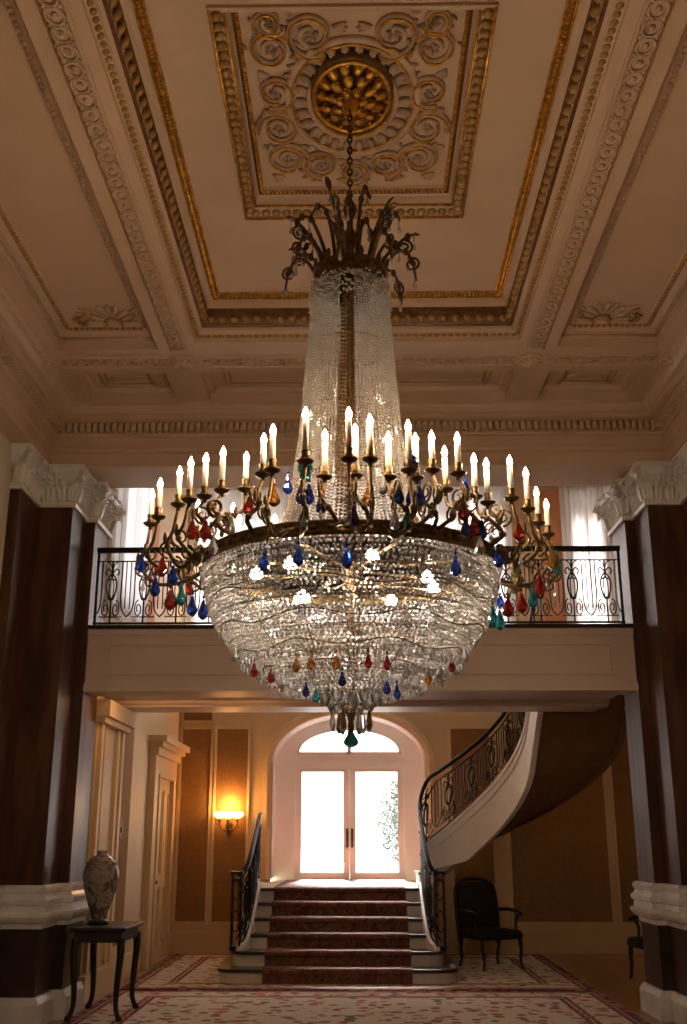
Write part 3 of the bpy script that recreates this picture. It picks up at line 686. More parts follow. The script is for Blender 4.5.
# ------------------------------------------------------------------ ironwork motif
def sp2(cx, cy, r, a0, turns, hand, n=16): return [(cx + r * (1 - .75 * k / n) * math.cos(a0 + hand * turns * 2 * PI * k / n), cy + r * (1 - .75 * k / n) * math.sin(a0 + hand * turns * 2 * PI * k / n)) for k in range(n + 1)]
def sm(pts, n=5): return [(p.x, p.y) for p in spline([(a, b_, 0) for a, b_ in pts], n)]
def motif():
    """one repeat of the balustrade, u 0..1, v 0..1: framed lyre with scrolls at its foot"""
    L = []
    for s in (1, -1):
        q = lambda pts: [(.5 + s * (u - .5), v) for u, v in pts]
        L.append((q(sm([(.80, .87), (.80, .6), (.80, .32), (.86, .17), (1., .09)])), .0075))
        L.append((q(sm([(.93, .87), (.93, .5), (.93, .2)])), .006))
        L.append((q(sm([(.5, .70), (.63, .60), (.64, .47), (.56, .33)])), .009))
        L.append((q(sm([(.5, .66), (.56, .56), (.56, .42), (.53, .33)])), .006))
        L.append((q(sm([(.5, .70), (.62, .76), (.70, .72), (.66, .67)])), .008))
        L.append((q(sm([(.5, .74), (.56, .83), (.66, .86)])), .006))
        L.append((q(sp2(.655, .20, .125, PI / 2, 1.5, -1)), .007))
        L.append((q([(.5, .09), (.84, .09)]), .006))
    L.append(([(.5, .87), (.5, .70)], .010)); L.append(([(.5, .33), (.5, .0)], .009)); L.append(([(0, .87), (1, .87)], .008))
    L.append(([(.56, .33), (.44, .33)], .010)); L.append((sm([(.40, .60), (.5, .62), (.60, .60)]), .008))
    return L
def motif_mesh(fn, sides=5, k=1.):
    mb = MB()
    for pts, r in motif(): mb.tube([fn(u, v) for u, v in pts], r * k, sides)
    for (u, v, r) in ((.5, .68, .022), (.5, .335, .018), (.5, .09, .014)): mb.bead(fn(u, v), r * k)
    return mb
NB = 16; bw = 5.38 / NB; RX0 = -2.69
rail = thing('balcony_railing', (0, BY, 3.62), 'black wrought iron railing along the balcony edge', 'railing')
rb_ = MB(); rb_.box(RX0, 2.69, BY - .03, BY + .03, 4.40, 4.435); rb_.box(RX0, 2.69, BY - .018, BY + .018, 4.385, 4.40); rb_.build('handrail', 'iron', rail)
rb_ = MB(); rb_.box(RX0, 2.69, BY - .012, BY + .012, 3.635, 3.655); rb_.build('bottom_rail', 'iron', rail)
first = motif_mesh(lambda u, v: (RX0 + u * bw, BY, 3.645 + v * .745)).build('scroll_panel', 'iron', rail)
for k in range(1, NB):
    c = first.copy(); COL.objects.link(c); c.location = (k * bw, 0, 0)
for k in range(0, NB + 1, 4):
    pb = MB(); x = RX0 + k * bw; x = min(max(x, RX0 + .02), 2.67); pb.box(x - .014, x + .014, BY - .014, BY + .014, 3.62, 4.39); pb.build('post', 'iron', rail)

# ------------------------------------------------------------------ lower staircase
SC = -.25
st = thing('staircase', (SC, 12.8, 0), 'pale stone staircase of six steps up to the glazed door', 'staircase')
def rounded_step(hw, y0, y1, z0, z1, r):
    pts = []
    for k in range(9): a = PI + PI / 2 * k / 8; pts.append((SC - hw + r + r * math.cos(a), y0 + r + r * math.sin(a)))
    for k in range(9): a = -PI / 2 + PI / 2 * k / 8; pts.append((SC + hw - r + r * math.cos(a), y0 + r + r * math.sin(a)))
    pts += [(SC + hw, y1), (SC - hw, y1)]
    a = MB(); a.extrude([(x, y, z0) for x, y in pts], (0, 0, z1 - z0 - .035)); o = a.build('step', 'stepriser', st)
    b_ = MB(); pt = offset_poly(pts, .03); b_.extrude([(p.x, p.y, z1 - .035) for p in pt], (0, 0, .035)); b_.build('tread', 'steptread', o)
rounded_step(1.35, 12.80, 14.3, 0, .16, .22); rounded_step(1.23, 13.10, 14.3, .16, .32, .18)
for i in range(2, 6):
    y = 12.8 + .3 * i; z = .16 * (i + 1); hw = 1.04
    o = box('step', 'stepriser', (SC - hw, SC + hw, y, 14.35, z - .16, z - .035), st)
    box('tread', 'steptread', (SC - hw, SC + hw, y - .03, 14.35 if i < 5 else 14.6, z - .035, z), o)
lm = MB(); lm.box(-1.50, 1.0, 14.35, 16.26, 0, ZL - .002); lm.build('landing', 'stepriser', st)
struct(box('floor', 'stepriser', (AC - AW - .02, AC + AW + .02, 16.26, YD + .1, ZL - .2, ZL - .002)), 'pale stone floor inside the arched doorway')
for sgn in (-1, 1):
    X = lambda x: SC + sgn * x
    path = spline([(X(1.045), 14.5, 1.03), (X(1.05), 14.2, .97), (X(1.055), 13.8, .76), (X(1.07), 13.45, .56), (X(1.10), 13.25, .42), (X(1.16), 13.14, .36)], 6)
    a = MB(); rings = []
    for i_, p_ in enumerate(path):
        q_ = path[min(i_ + 1, len(path) - 1)] - path[max(i_ - 1, 0)]; q_.z = 0; q_.normalize(); sd = Vector((-q_.y, q_.x, 0)) * .035
        zb = max(.30, p_.z - .30) if p_.z > .5 else .30
        rings.append([p_ - sd, p_ + sd, Vector((p_.x + sd.x, p_.y + sd.y, min(zb, p_.z - .03))), Vector((p_.x - sd.x, p_.y - sd.y, min(zb, p_.z - .03)))])
    a.loft(rings, True, True); a.build('stringer', 'white', st)
# runner
ru = MB(); prof = []
for i in range(6):
    y = 12.8 + .3 * i; z = .16 * (i + 1)
    prof += [(y - .006, z - .16 + (.0 if i else .002)), (y - .006, z - .05), (y - .042, z - .04), (y - .045, z - .005), (y - .02, z + .012), (y + .05, z + .014)]
    if i < 5: prof += [(y + .27, z + .014)]
prof += [(16.9, ZL + .014)]
hwr = .845
ru.loft([[(SC - hwr, y, z), (SC + hwr, y, z), (SC + hwr, y + .003, z - .004), (SC - hwr, y + .003, z - .004)] for y, z in prof], True, True)
tag(ru.build('stair_runner', 'runner'), 'dark maroon patterned carpet running up the middle of the stone steps', 'carpet')

# ------------------------------------------------------------------ curved upper staircase
HC = (.75, 13.3); R1, R2 = 1.35, 2.45
def helix(th, r, dz=0.):
    a = math.radians(th); return Vector((HC[0] + r * math.cos(a), HC[1] + r * math.sin(a), 1.50 + R1 * .75 * math.radians(83 - th) + dz))
def run(r, dz):          # stair edge: quarter helix then a straight run toward the balcony
    pts = [helix(86 - 86 * k / 24, r, dz) for k in range(25)]
    e = pts[-1]
    for k in range(1, 6): pts.append(Vector((e.x, e.y - k * .16, e.z + k * .12)))
    return pts
cs = thing('curved_staircase', (1.2, 14.6, .96), 'cream curved staircase sweeping up to the balcony on the right', 'staircase')
a = MB(); top = run(R1, 0); bot = run(R1, -.60); top_o = run(R1 + .07, 0); bot_o = run(R1 + .07, -.60)
k_ = len(top)
lowf = [max(0., 1 - i / 7) for i in range(k_)]
for i in range(k_):
    bot[i].z = max(bot[i].z, top[i].z - .60 + .30 * lowf[i]); bot_o[i].z = bot[i].z
a.loft([[top[i], top_o[i], bot_o[i], bot[i]] for i in range(k_)], True, True); a.build('stringer', 'white', cs, False)
c_ = MB()
capi = run(R1 - .025, .03); capo = run(R1 + .10, .03); c_.loft([[capi[i], capo[i], capo[i] - Vector((0, 0, .05)), capi[i] - Vector((0, 0, .05))] for i in range(k_)], True, True)
li = run(R1 - .02, -.12); c_.loft([[p_, p_ + Vector((0, 0, .03)), top_o[i] - Vector((0, 0, .10)), top_o[i] - Vector((0, 0, .13))] for i, p_ in enumerate(li)], True, True)
c_.build('stringer_moulding', 'white', cs)
a = MB(); si = run(R1 + .05, -.56); so_ = run(R2, -.27); si2 = run(R1 + .05, -.50); so2 = run(R2, -.22)
a.loft([[si[i], so_[i], so2[i], si2[i]] for i in range(k_)], True, True); a.build('soffit', 'stairwood', cs)
a = MB(); o1 = run(R2, -.30); o2 = run(R2 + .07, -.30); o3 = run(R2 + .07, .12); o4 = run(R2, .12)
a.loft([[o1[i], o2[i], o3[i], o4[i]] for i in range(k_)], True, True); a.build('wall_stringer', 'stairwood', cs)
ns = 16
for i in range(ns):
    th0 = 86 - i * 86 / ns; th1 = th0 - 86 / ns
    z1 = helix(th1, 1).z - .14; z0 = z1 - .07
    p = [helix(th0, R1 + .06), helix(th0, R2), helix(th1, R2), helix(th1, R1 + .06)]
    a = MB(); a.extrude([(q.x, q.y, z0) for q in p], (0, 0, z1 - z0)); o = a.build('step', 'runner', cs)
# start block under the first steps, on the landing
a = MB(); a.box(.80, .98, 14.66, 15.6, ZL, ZL + .15); o = a.build('step', 'white', cs); a = MB(); a.box(.78, 1.0, 14.64, 15.6, ZL + .15, ZL + .185); a.build('tread', 'steptread', o)

# ------------------------------------------------------------------ stair balustrades
def path_fn(pts, h):
    P = [Vector(p) for p in pts]; cum = [0.]
    for i in range(1, len(P)): cum.append(cum[-1] + Vector((P[i].x - P[i - 1].x, P[i].y - P[i - 1].y, 0)).length)
    def at(s, v):
        s = min(max(s, 0), cum[-1]); i = 1
        while i < len(cum) - 1 and cum[i] < s: i += 1
        t = (s - cum[i - 1]) / max(1e-9, cum[i] - cum[i - 1]); p = P[i - 1].lerp(P[i], t); return Vector((p.x, p.y, p.z + v * h(s / cum[-1])))
    return at, cum[-1], P
def balustrade(name, pts, h, label, cell, newel):
    at, L, P = path_fn(pts, h)
    t = thing(name, tuple(P[0]), label, 'balustrade')
    n = 60; hr = MB(); pr = [at(L * k / n, 1.0) for k in range(n + 1)]
    hr.tube(pr, .028, 8); hr.build('handrail', 'iron', t, True)
    brl = MB(); brl.tube([at(L * k / n, .04) for k in range(n + 1)], .012, 6); brl.build('bottom_rail', 'iron', t)
    nc = max(1, round(L / cell)); cw = L / nc
    for k in range(nc): motif_mesh(lambda u, v: at((k + u) * cw, .05 + v * .93), 5, 1.15).build('scroll_panel', 'iron', t)
    if newel:
        nb = MB(); p = P[0]
        for dx, dy in ((-.05, -.05), (.05, -.05), (.05, .05), (-.05, .05)): nb.box(p.x + dx - .011, p.x + dx + .011, p.y + dy - .011, p.y + dy + .011, p.z, p.z + .84)
        nb.box(p.x - .075, p.x + .075, p.y - .075, p.y + .075, p.z + .84, p.z + .875); nb.box(p.x - .065, p.x + .065, p.y - .065, p.y + .065, p.z, p.z + .05)
        nb.box(p.x - .055, p.x + .055, p.y - .055, p.y + .055, p.z + .76, p.z + .79)
        for s2 in (0, 1):
            for q in (.2, .55): nb.tube([p + Vector(((.045 * math.cos(g) if s2 else -.055), (-.055 if s2 else .045 * math.cos(g)), q + .12 + .12 * math.sin(g))) for g in [2 * PI * e / 12 for e in range(12)]], .008, 5, True)
        nb.build('newel', 'iron', t)
    return t
lp = spline([(-1.45, 13.22, .32), (-1.40, 13.22, .34), (-1.35, 13.29, .42), (-1.32, 13.5, .57), (-1.305, 13.9, .80), (-1.30, 14.25, 1.0), (-1.30, 14.5, 1.03)], 6)
balustrade('stair_balustrade', lp, lambda s: .84, 'black iron balustrade on the left of the lower steps, near the sconce', .27, True)
rp = spline([(.95, 13.22, .32), (.90, 13.22, .34), (.85, 13.29, .42), (.82, 13.5, .57), (.805, 13.9, .80), (.80, 14.25, 1.02), (.815, 14.48, 1.22), (.87, 14.61, 1.40)], 6)[:-1] + [p for p in run(R1 + .03, .02)][1:]
balustrade('stair_balustrade', rp, lambda s: .84 - .12 * min(1, max(0, (s - .3) / .25)), 'long black iron balustrade curving up the cream staircase on the right', .33, True)

# ------------------------------------------------------------------ rugs
def rug(name, x0, x1, y0, y1, label, mt, z=.012):
    cx, cy = (x0 + x1) / 2, (y0 + y1) / 2
    mb = MB(); mb.rects([(x0, x1, y0, y1, .001), (x0, x1, y0, y1, z * .7), (x0 + .01, x1 - .01, y0 + .01, y1 - .01, z)], True, True)
    return tag(mb.build(name, mt, origin=(cx, cy, 0)), label, 'rug', 'oriental rugs on the hall floor')
rug('oriental_rug', -2.60, 2.56, 12.33, 16.05, 'cream and red oriental rug lying around the foot of the stairs', rug_mat('rug_far', 2.58, 1.86, (.56, .48, .36), (.30, .20, .08), 8.))
rug('oriental_rug', -2.63, 2.56, 4.6, 12.27, 'cream oriental rug with red flowers in front of the stair rug', rug_mat('rug_near', 2.595, 3.835, (.54, .46, .36), (.34, .06, .07), 7.))

# ------------------------------------------------------------------ console table and vase
tb = thing('console_table', (-2.42, 10.6, 0), 'dark wooden side table under the porcelain vase by the left pier', 'table')
a = MB(); a.rects([(-2.645, -2.16, 10.18, 11.0, .755), (-2.66, -2.145, 10.16, 11.02, .765), (-2.66, -2.145, 10.16, 11.02, .785), (-2.65, -2.155, 10.17, 11.01, .79)], True, True); a.build('tabletop', 'darkwood', tb)
a = MB(); a.box(-2.62, -2.19, 10.21, 10.97, .66, .756); a.build('apron', 'darkwood', tb)
for x, y, sx, sy in ((-2.61, 10.23, -1, -1), (-2.20, 10.23, 1, -1), (-2.61, 10.95, -1, 1), (-2.20, 10.95, 1, 1)):
    pts = spline([(x, y, .70), (x + sx * .005, y + sy * .004, .55), (x - sx * .012, y, .30), (x - sx * .012, y, .12), (x + sx * .03, y + sy * .02, .015)], 5)
    a = MB(); a.tube(pts, [.040 - .017 * min(1, i / 14) + (.006 if i > 18 else 0) for i in range(len(pts))], 8); a.build('leg', 'darkwood', tb, True)
tb.location.x += .035
vs = thing('vase', (-2.47, 10.6, .79), 'tall painted porcelain vase with a lid standing on the dark side table', 'vase')
VX, VY = -2.47, 10.6
a = MB(); a.lathe(VX, VY, [(.085, .79), (.085, .80), (.075, .82), (.068, .84), (.085, .90), (.12, 1.0), (.155, 1.11), (.172, 1.20), (.170, 1.265), (.15, 1.315), (.135, 1.335), (.13, 1.335)], 32)
a.build('body', 'vase', vs, True)
a = MB(); a.lathe(VX, VY, [(.150, 1.325), (.152, 1.335), (.145, 1.345), (.12, 1.37), (.085, 1.40), (.05, 1.415), (.048, 1.435), (.056, 1.445), (.05, 1.452), (.0, 1.455)], 28)
a.build('lid', 'vase', vs, True)
a = MB(); a.lathe(VX, VY, [(.10, .79), (.10, .815), (.088, .83), (.075, .835)], 28); tag(a.build('stand', 'darkwood', vs, True), 'dark wooden foot')

# ------------------------------------------------------------------ wall sconce
sx, sz, sy_ = -1.93, 1.86, YW - .012
sn = thing('wall_sconce', (sx, sy_, sz - .2), 'lit brass wall sconce with glowing pleated shade left of the arch', 'wall lamp')
a = MB(); a.lathe(sx, sy_ - .02, [(.0, sz - .26), (.02, sz - .24), (.035, sz - .2), (.05, sz - .1), (.03, sz), (.0, sz + .02)], 12, 1., .35)
for s in (-1, 0, 1):
    a.tube(spline([(sx, sy_ - .03, sz - .15), (sx + s * .06, sy_ - .10, sz - .18), (sx + s * .13, sy_ - .13 - (.03 if s == 0 else 0), sz - .10), (sx + s * .13, sy_ - .13 - (.03 if s == 0 else 0), sz - .02)]), .009, 6)
    a.lathe(sx + s * .13, sy_ - .13 - (.03 if s == 0 else 0), [(.012, sz - .05), (.03, sz - .03), (.022, sz - .02), (.012, sz + .0)], 10)
a.ell((sx, sy_ - .06, sz - .24), .018, .018, .03)
a.build('bracket', 'brass', sn, True)
for s in (-1, 0, 1):
    cx, cy = sx + s * .13, sy_ - .13 - (.03 if s == 0 else 0)
    a = MB(); a.loft([[(cx + (r + (.004 if j % 2 else 0)) * math.cos(2 * PI * j / 24), cy + (r + (.004 if j % 2 else 0)) * math.sin(2 * PI * j / 24), z) for j in range(24)] for r, z in ((.045, sz + .0), (.088, sz + .035), (.092, sz + .06), (.078, sz + .085), (.07, sz + .09))])
    a.build('shade', 'shadeglow', sn)
ld = bpy.data.lights.new('sconce_lamp', 'POINT'); ld.energy = 27; ld.color = (1, .47, .14); ld.shadow_soft_size = .05
lo = bpy.data.objects.new('sconce_lamp', ld); COL.objects.link(lo); lo.location = (sx, sy_ - .13, sz + .17)

# ------------------------------------------------------------------ armchairs
def armchair(loc, label):
    x, y = loc; t = thing('armchair', (x, y, 0), label, 'chair', 'dark armchairs along the hall walls')
    a = MB(); a.rects([(x - .29, x + .29, y - .30, y + .26, .36), (x - .30, x + .30, y - .31, y + .27, .40), (x - .28, x + .28, y - .29, y + .25, .46), (x - .2, x + .2, y - .2, y + .18, .475)], True, True); a.build('seat', 'darkfabric', t, True)
    a = MB(); a.loft([[(x - .28 * s, y + .22 + d, z), (x + .28 * s, y + .22 + d, z), (x + .28 * s, y + .30 + d, z), (x - .28 * s, y + .30 + d, z)] for z, d, s in ((.42, 0, 1), (.7, .03, 1.04), (.92, .07, .98), (1.0, .09, .75), (1.02, .09, .4))], True, True); a.build('backrest', 'darkfabric', t, True)
    a = MB(); a.tube(spline([(x - .29, y + .25, .3), (x - .31, y + .30, .7), (x - .27, y + .34, .98), (x, y + .36, 1.06), (x + .27, y + .34, .98), (x + .31, y + .30, .7), (x + .29, y + .25, .3)]), .022, 6); a.build('back_frame', 'darkwood', t, True)
    for s in (-1, 1):
        a = MB(); a.tube(spline([(x + s * .31, y + .28, .68), (x + s * .34, y + .05, .69), (x + s * .34, y - .18, .67), (x + s * .33, y - .25, .64)]), .022, 6); a.tube(spline([(x + s * .33, y - .18, .66), (x + s * .31, y - .14, .55), (x + s * .29, y - .18, .40)]), .018, 6); a.build('armrest', 'darkwood', t, True)
        for yy, dy in ((y - .27, -.03), (y + .23, .06)):
            a = MB(); a.tube(spline([(x + s * .27, yy, .40), (x + s * .28, yy + dy * .3, .25), (x + s * .265, yy + dy * .5, .12), (x + s * .285, yy + dy, .01)]), [.028] * 6 + [.022] * 6 + [.018] * 7, 6); a.build('leg', 'darkwood', t, True)
    return t
ch = armchair((1.66, 14.4), 'dark upholstered armchair in shadow beneath the curved stair')
ch.rotation_euler.z = math.radians(25)
ch2 = ch.copy(); COL.objects.link(ch2)
for c in list(ch.children):
    q = c.copy(); COL.objects.link(q); q.parent = ch2; q.matrix_parent_inverse = c.matrix_parent_inverse
ch2.location = (3.50, 13.1, 0); ch2.rotation_euler.z = math.radians(-80)
tag(ch2, 'dark wooden armchair half hidden behind the right marble pier', 'chair', 'dark armchairs along the hall walls')

# ------------------------------------------------------------------ chandelier
AX, AY = -.038, 5.40
chd = thing('chandelier', (AX, AY, 2.0), 'huge crystal bead chandelier with brass candle arms hanging from the gilded ceiling rose', 'chandelier')
def pol(ang, r, z):     # ang in degrees, 0 faces the entrance
    a = math.radians(ang); return Vector((AX + r * math.sin(a), AY - r * math.cos(a), z))
# chain
a = MB(); z = 5.79; k = 0
while z > 5.22:
    pts = []
    for q in range(12):
        g = 2 * PI * q / 12; u = .013 * math.cos(g); v = .026 * math.sin(g)
        pts.append((AX + (u if k % 2 else 0), AY + (0 if k % 2 else u), z + v))
    a.tube(pts, .006, 5, True); z -= .038; k += 1
a.build('chain', 'bronze', chd, True)
# central stem
a = MB(); a.lathe(AX, AY, [(.0, 5.25), (.014, 5.24), (.02, 5.21), (.012, 5.18), (.03, 5.15), (.045, 5.11), (.03, 5.07), (.018, 5.04), (.02, 4.98), (.04, 4.95), (.05, 4.91), (.03, 4.87), (.022, 4.83), (.03, 4.76), (.07, 4.70), (.11, 4.66), (.05, 4.62), (.022, 4.55), (.022, 3.0), (.05, 2.9), (.022, 2.8), (.022, 2.2), (.0, 2.19)], 14)
a.build('stem', 'bronze', chd, True)
# crown ring with cresting
a = MB(); a.lathe(AX, AY, [(.19, 4.60), (.205, 4.59), (.215, 4.61), (.205, 4.63), (.20, 4.67), (.215, 4.69), (.205, 4.70), (.19, 4.69), (.185, 4.62), (.19, 4.60)], 40)
for k in range(20): a.ell(pol(k * 18, .207, 4.72), .018, .01, .035, 6, 4, Matrix.Rotation(math.radians(k * 18), 3, 'Z'))
for k in range(10): a.ell(pol(k * 36, .20, 4.64), .035, .02, .03, 6, 4, Matrix.Rotation(math.radians(k * 36), 3, 'Z'))
a.build('crown_ring', 'bronze', chd, True)
def drop_mesh(c, r, L, n=7):
    """faceted pear drop whose top is at c"""
    a = MB(); x, y, z = c
    a.lathe(x, y, [(.0, z), (r * .28, z - .06 * L), (r * .42, z - .25 * L), (r * .82, z - .52 * L), (r, z - .68 * L), (r * .85, z - .84 * L), (r * .4, z - .96 * L), (.0, z - L)], n, a0=random.random())
    a.v = list(a.v); return a
def wire(mb, c, up, r=.0022):
    c = Vector(c); mb.tube([c, c + Vector((0, 0, up))], r, 4)
def frond(ang, pts, r0, tipleaf, curl, drops):
    P = spline([pol(ang, rr, zz) for rr, zz in pts], 6); a = MB()
    a.tube(P, [r0 * (1 - .45 * i / len(P)) for i in range(len(P))], 6)
    rad = (pol(ang, 1, 0) - pol(ang, 0, 0)).normalized(); tip = P[-1]; d = (P[-1] - P[-3]).normalized()
    if tipleaf:
        side = d.cross(rad.cross(Vector((0, 0, 1)))).normalized(); s2 = d.cross(side).normalized()
        rings = []
        for t, wd in ((0, .3), (.25, .9), (.5, 1.), (.75, .7), (1., .1)):
            c = tip - d * .05 + d * t * tipleaf - Vector((0, 0, .25 * t * t * tipleaf)); hw = .018 * wd + .002
            rings.append([c + s2 * hw, c + side * .007, c - s2 * hw, c - side * .007])
        a.loft(rings, True, True)
    if curl:
        cc = P[len(P) * 2 // 3] + Vector((0, 0, -curl)) + rad * .01
        a.tube([cc + rad * (curl * (1 - .7 * q / 18) * math.cos(PI / 2 - q * .5)) + Vector((0, 0, curl * (1 - .7 * q / 18) * math.sin(PI / 2 - q * .5))) for q in range(19)], r0 * .6, 5)
    for q in (len(P) // 2, len(P) * 3 // 4):
        a.ell(P[q], r0 * 1.45, r0 * 1.45, r0 * 2.2, 6, 4)
    o = a.build('frond', 'bronze', chd, True)
    for fr_, L, m in drops:
        i = min(len(P) - 1, int(fr_ * (len(P) - 1))); c = P[i]; h = random.uniform(.03, .07)
        wm = drop_mesh(c - Vector((0, 0, h)), .012, L, 6); wire(wm, c - Vector((0, 0, h)), h)
        for q in range(3): wm.bead(c - Vector((0, 0, h * (q + .5) / 3)), .007)
        wm.build('crystal_drop', m, o)
for k in range(6):
    frond(k * 60 + 28, [(.10, 4.68), (.12, 4.85), (.165, 5.02), (.235, 5.17)] if k % 2 else [(.08, 4.68), (.10, 4.92), (.14, 5.10), (.19, 5.14), (.24, 5.06)], .0125, .10 if k % 2 else .06, 0, [(.9, .05, 'crystal')])
for k in range(7):
    frond(k * 51.4 + 40, [(.15, 4.68), (.21, 4.80), (.31, 4.91), (.39, 4.955)], .013, .07, .05, [(.98, .055, 'crystal'), (.7, .045, 'crystal')])
for k in range(6):
    frond(k * 60 + 58, [(.14, 4.70), (.19, 4.86), (.255, 4.97), (.31, 4.97), (.335, 4.93)], .012, .05, 0, [(.98, .05, 'crystal'), (.55, .045, 'crystal')])
for k in range(8):
    frond(k * 45 - 8, [(.19, 4.68), (.26, 4.79), (.325, 4.80), (.36, 4.73), (.38, 4.64)], .012, .07, .045, [(.95, .07, 'lilac' if k == 7 else 'crystal'), (.6, .05, 'crystal')])

# tent of bead strands
TP = [(4.62, .200), (4.52, .212), (4.26, .236), (3.89, .262), (3.65, .281), (3.42, .310), (3.20, .350), (3.06, .40)]
def tent_r(z):
    for i in range(len(TP) - 1):
        if TP[i][0] >= z >= TP[i + 1][0]:
            t = (TP[i][0] - z) / (TP[i][0] - TP[i + 1][0]); return TP[i][1] + (TP[i + 1][1] - TP[i][1]) * t
    return TP[-1][1]
a = MB(); sm_ = MB(); NS = 90
for k in range(NS):
    ang = k * 360 / NS; g = (ang + 180) % 360 - 180
    dark = abs(g + 3) < 9.5
    z = 4.61 - random.random() * .01
    step = .0178 if not dark else .024
    jit = random.uniform(-.006, .006)
    while z > 3.05:
        f = (4.61 - z) / 1.5
        rr = tent_r(z) + jit * f + (0 if not dark else -.03)
        if dark: sm_.bead(pol(ang, rr, z), .0085, 1.25)
        else: a.bead(pol(ang + random.uniform(-.4, .4), rr, z), .0085 + random.uniform(-.0012, .0012))
        z -= step
# collar of little swags at the top
for ringz, rr, n in ((4.59, .218, 90), (4.565, .222, 90), (4.535, .226, 84), (4.51, .228, 84), (4.48, .23, 80), (4.45, .23, 70)):
    for k in range(n): a.bead(pol(k * 360 / n + ringz * 50, rr + random.uniform(-.006, .006), ringz + random.uniform(-.02, .02)), .0095)
tag(a.build('bead_tent', 'crystalb', chd, normals=False), kind='stuff')
tag(sm_.build('amber_bead_strands', 'smoky', chd, normals=False), 'darker amber bead strands in the middle of the tent', kind='stuff')
# hidden hoops carrying the tent
for z in (4.60, 4.2, 3.8, 3.4, 3.08):
    a = MB(); rr = tent_r(z) - .02; a.tube([pol(q * 10, rr, z) for q in range(36)], .005, 5, True); a.build('tent_hoop', 'brass', chd, True)

# brass rim
a = MB(); a.lathe(AX, AY, [(.755, 2.955), (.785, 2.962), (.795, 2.95), (.785, 2.935), (.788, 2.91), (.80, 2.90), (.79, 2.885), (.765, 2.885), (.755, 2.90), (.755, 2.955)], 72)
for k in range(60): a.ell(pol(k * 6, .789, 2.924), .026, .010, .014, 6, 4, Matrix.Rotation(math.radians(k * 6), 3, 'Z'))
a.build('rim', 'brass', chd, True)
a = MB()
for k in range(8): a.tube([pol(k * 45 + 22, .03, 2.91), pol(k * 45 + 22, .77, 2.91)], .009, 6)
a.build('spokes', 'brass', chd, True)

# bowl of beads
BP = [(2.888, .785), (2.86, .780), (2.80, .770), (2.75, .754), (2.70, .742), (2.65, .724), (2.59, .696), (2.54, .660), (2.49, .620), (2.44, .572), (2.40, .520), (2.36, .46), (2.325, .39), (2.295, .31), (2.27, .22), (2.255, .14)]
seg = []; tot = 0
for i in range(len(BP) - 1):
    d = math.hypot(BP[i + 1][0] - BP[i][0], BP[i + 1][1] - BP[i][1]); seg.append(d); tot += d
def bowl(s):
    s *= tot
    for i, d in enumerate(seg):
        if s <= d or i == len(seg) - 1:
            t = min(1, s / d); return BP[i][0] + (BP[i + 1][0] - BP[i][0]) * t, BP[i][1] + (BP[i + 1][1] - BP[i][1]) * t
        s -= d
a = MB(); rows = 46
for i in range(rows):
    s = (i + .5) / rows; z, r = bowl(s); big = i % 3 == 0
    n = int(2 * PI * r / (.0215 if not big else .026))
    off = random.random() * 10
    for k in range(n):
        sag = .004 * math.sin(k * 2 * PI / 9) if not big else 0
        a.bead(pol(off + k * 360 / n + random.uniform(-.3, .3), r + random.uniform(-.003, .003), z + sag + random.uniform(-.001, .001)), (.0108 if big else .0086) * random.uniform(.92, 1.08), 1.15 if big else 1.)
# inner layer, thinner
for i in range(24):
    s = (i + .5) / 26; z, r = bowl(s); r -= .06; z += .01
    n = int(2 * PI * r / .034)
    for k in range(n): a.bead(pol(k * 360 / n + i * 3, r, z), .009)
tag(a.build('bead_bowl', 'crystalb', chd, normals=False), kind='stuff')
a = MB()
for s in (.12, .27, .42, .57, .70, .83, .95):
    z, r = bowl(s); r -= .012; a.tube([pol(q * 7.5, r, z) for q in range(48)], .0042, 5, True)
for k in range(16): a.tube([pol(k * 22.5 + 4, bowl(q / 20)[1] - .012, bowl(q / 20)[0]) for q in range(21)], .0034, 5)
a.build('bowl_frame', 'brass', chd, True)
a = MB()
for s, ph in ((.20, 0), (.36, 1.), (.52, 2.), (.66, .5)):
    pts = []
    for q in range(144):
        z, r = bowl(s + .022 * math.sin(q * 2 * PI / 18 + ph)); pts.append(pol(q * 2.5, r + .006, z))
    a.tube(pts, .0036, 5, True)
a.build('festoon_wires', 'bronze', chd, True)
# soft frill of tiny prisms round the lower bowl
a = MB()
for s, n in ((.55, 84), (.66, 70), (.78, 56), (.88, 40)):
    z, r = bowl(s); r += .012
    for k in range(n):
        c = pol(k * 360 / n + s * 77, r + random.uniform(-.01, .012), z + random.uniform(-.015, .01)); L = random.uniform(.03, .05)
        a.lathe(c.x, c.y, [(.0, c.z), (.006, c.z - .2 * L), (.009, c.z - .7 * L), (.0, c.z - L)], 5)
tag(a.build('prism_frill', 'crystal', chd), kind='stuff')
# glowing bulbs inside the bowl
for i, (ang, r, z) in enumerate([(-46, .42, 2.86), (14, .45, 2.86), (-30, .46, 2.66), (60, .45, 2.80), (-80, .5, 2.86), (100, .45, 2.82), (150, .45, 2.82), (-140, .45, 2.82)]):
    c = pol(ang, r, z); b_ = MB(); b_.tube([pol(ang, .02, z + .03), c], .007, 5); b_.lathe(c.x, c.y, [(.014, z + .02), (.014, z - .015), (.01, z - .02)], 8); sk = b_.build('socket', 'brass', chd, True)
    b_ = MB(); b_.lathe(c.x, c.y, [(.0, z + .055), (.014, z + .045), (.030, z + .025), (.032, z), (.014, z - .012), (.0, z - .014)], 10); b_.build('bulb', 'innerbulb', sk, True)
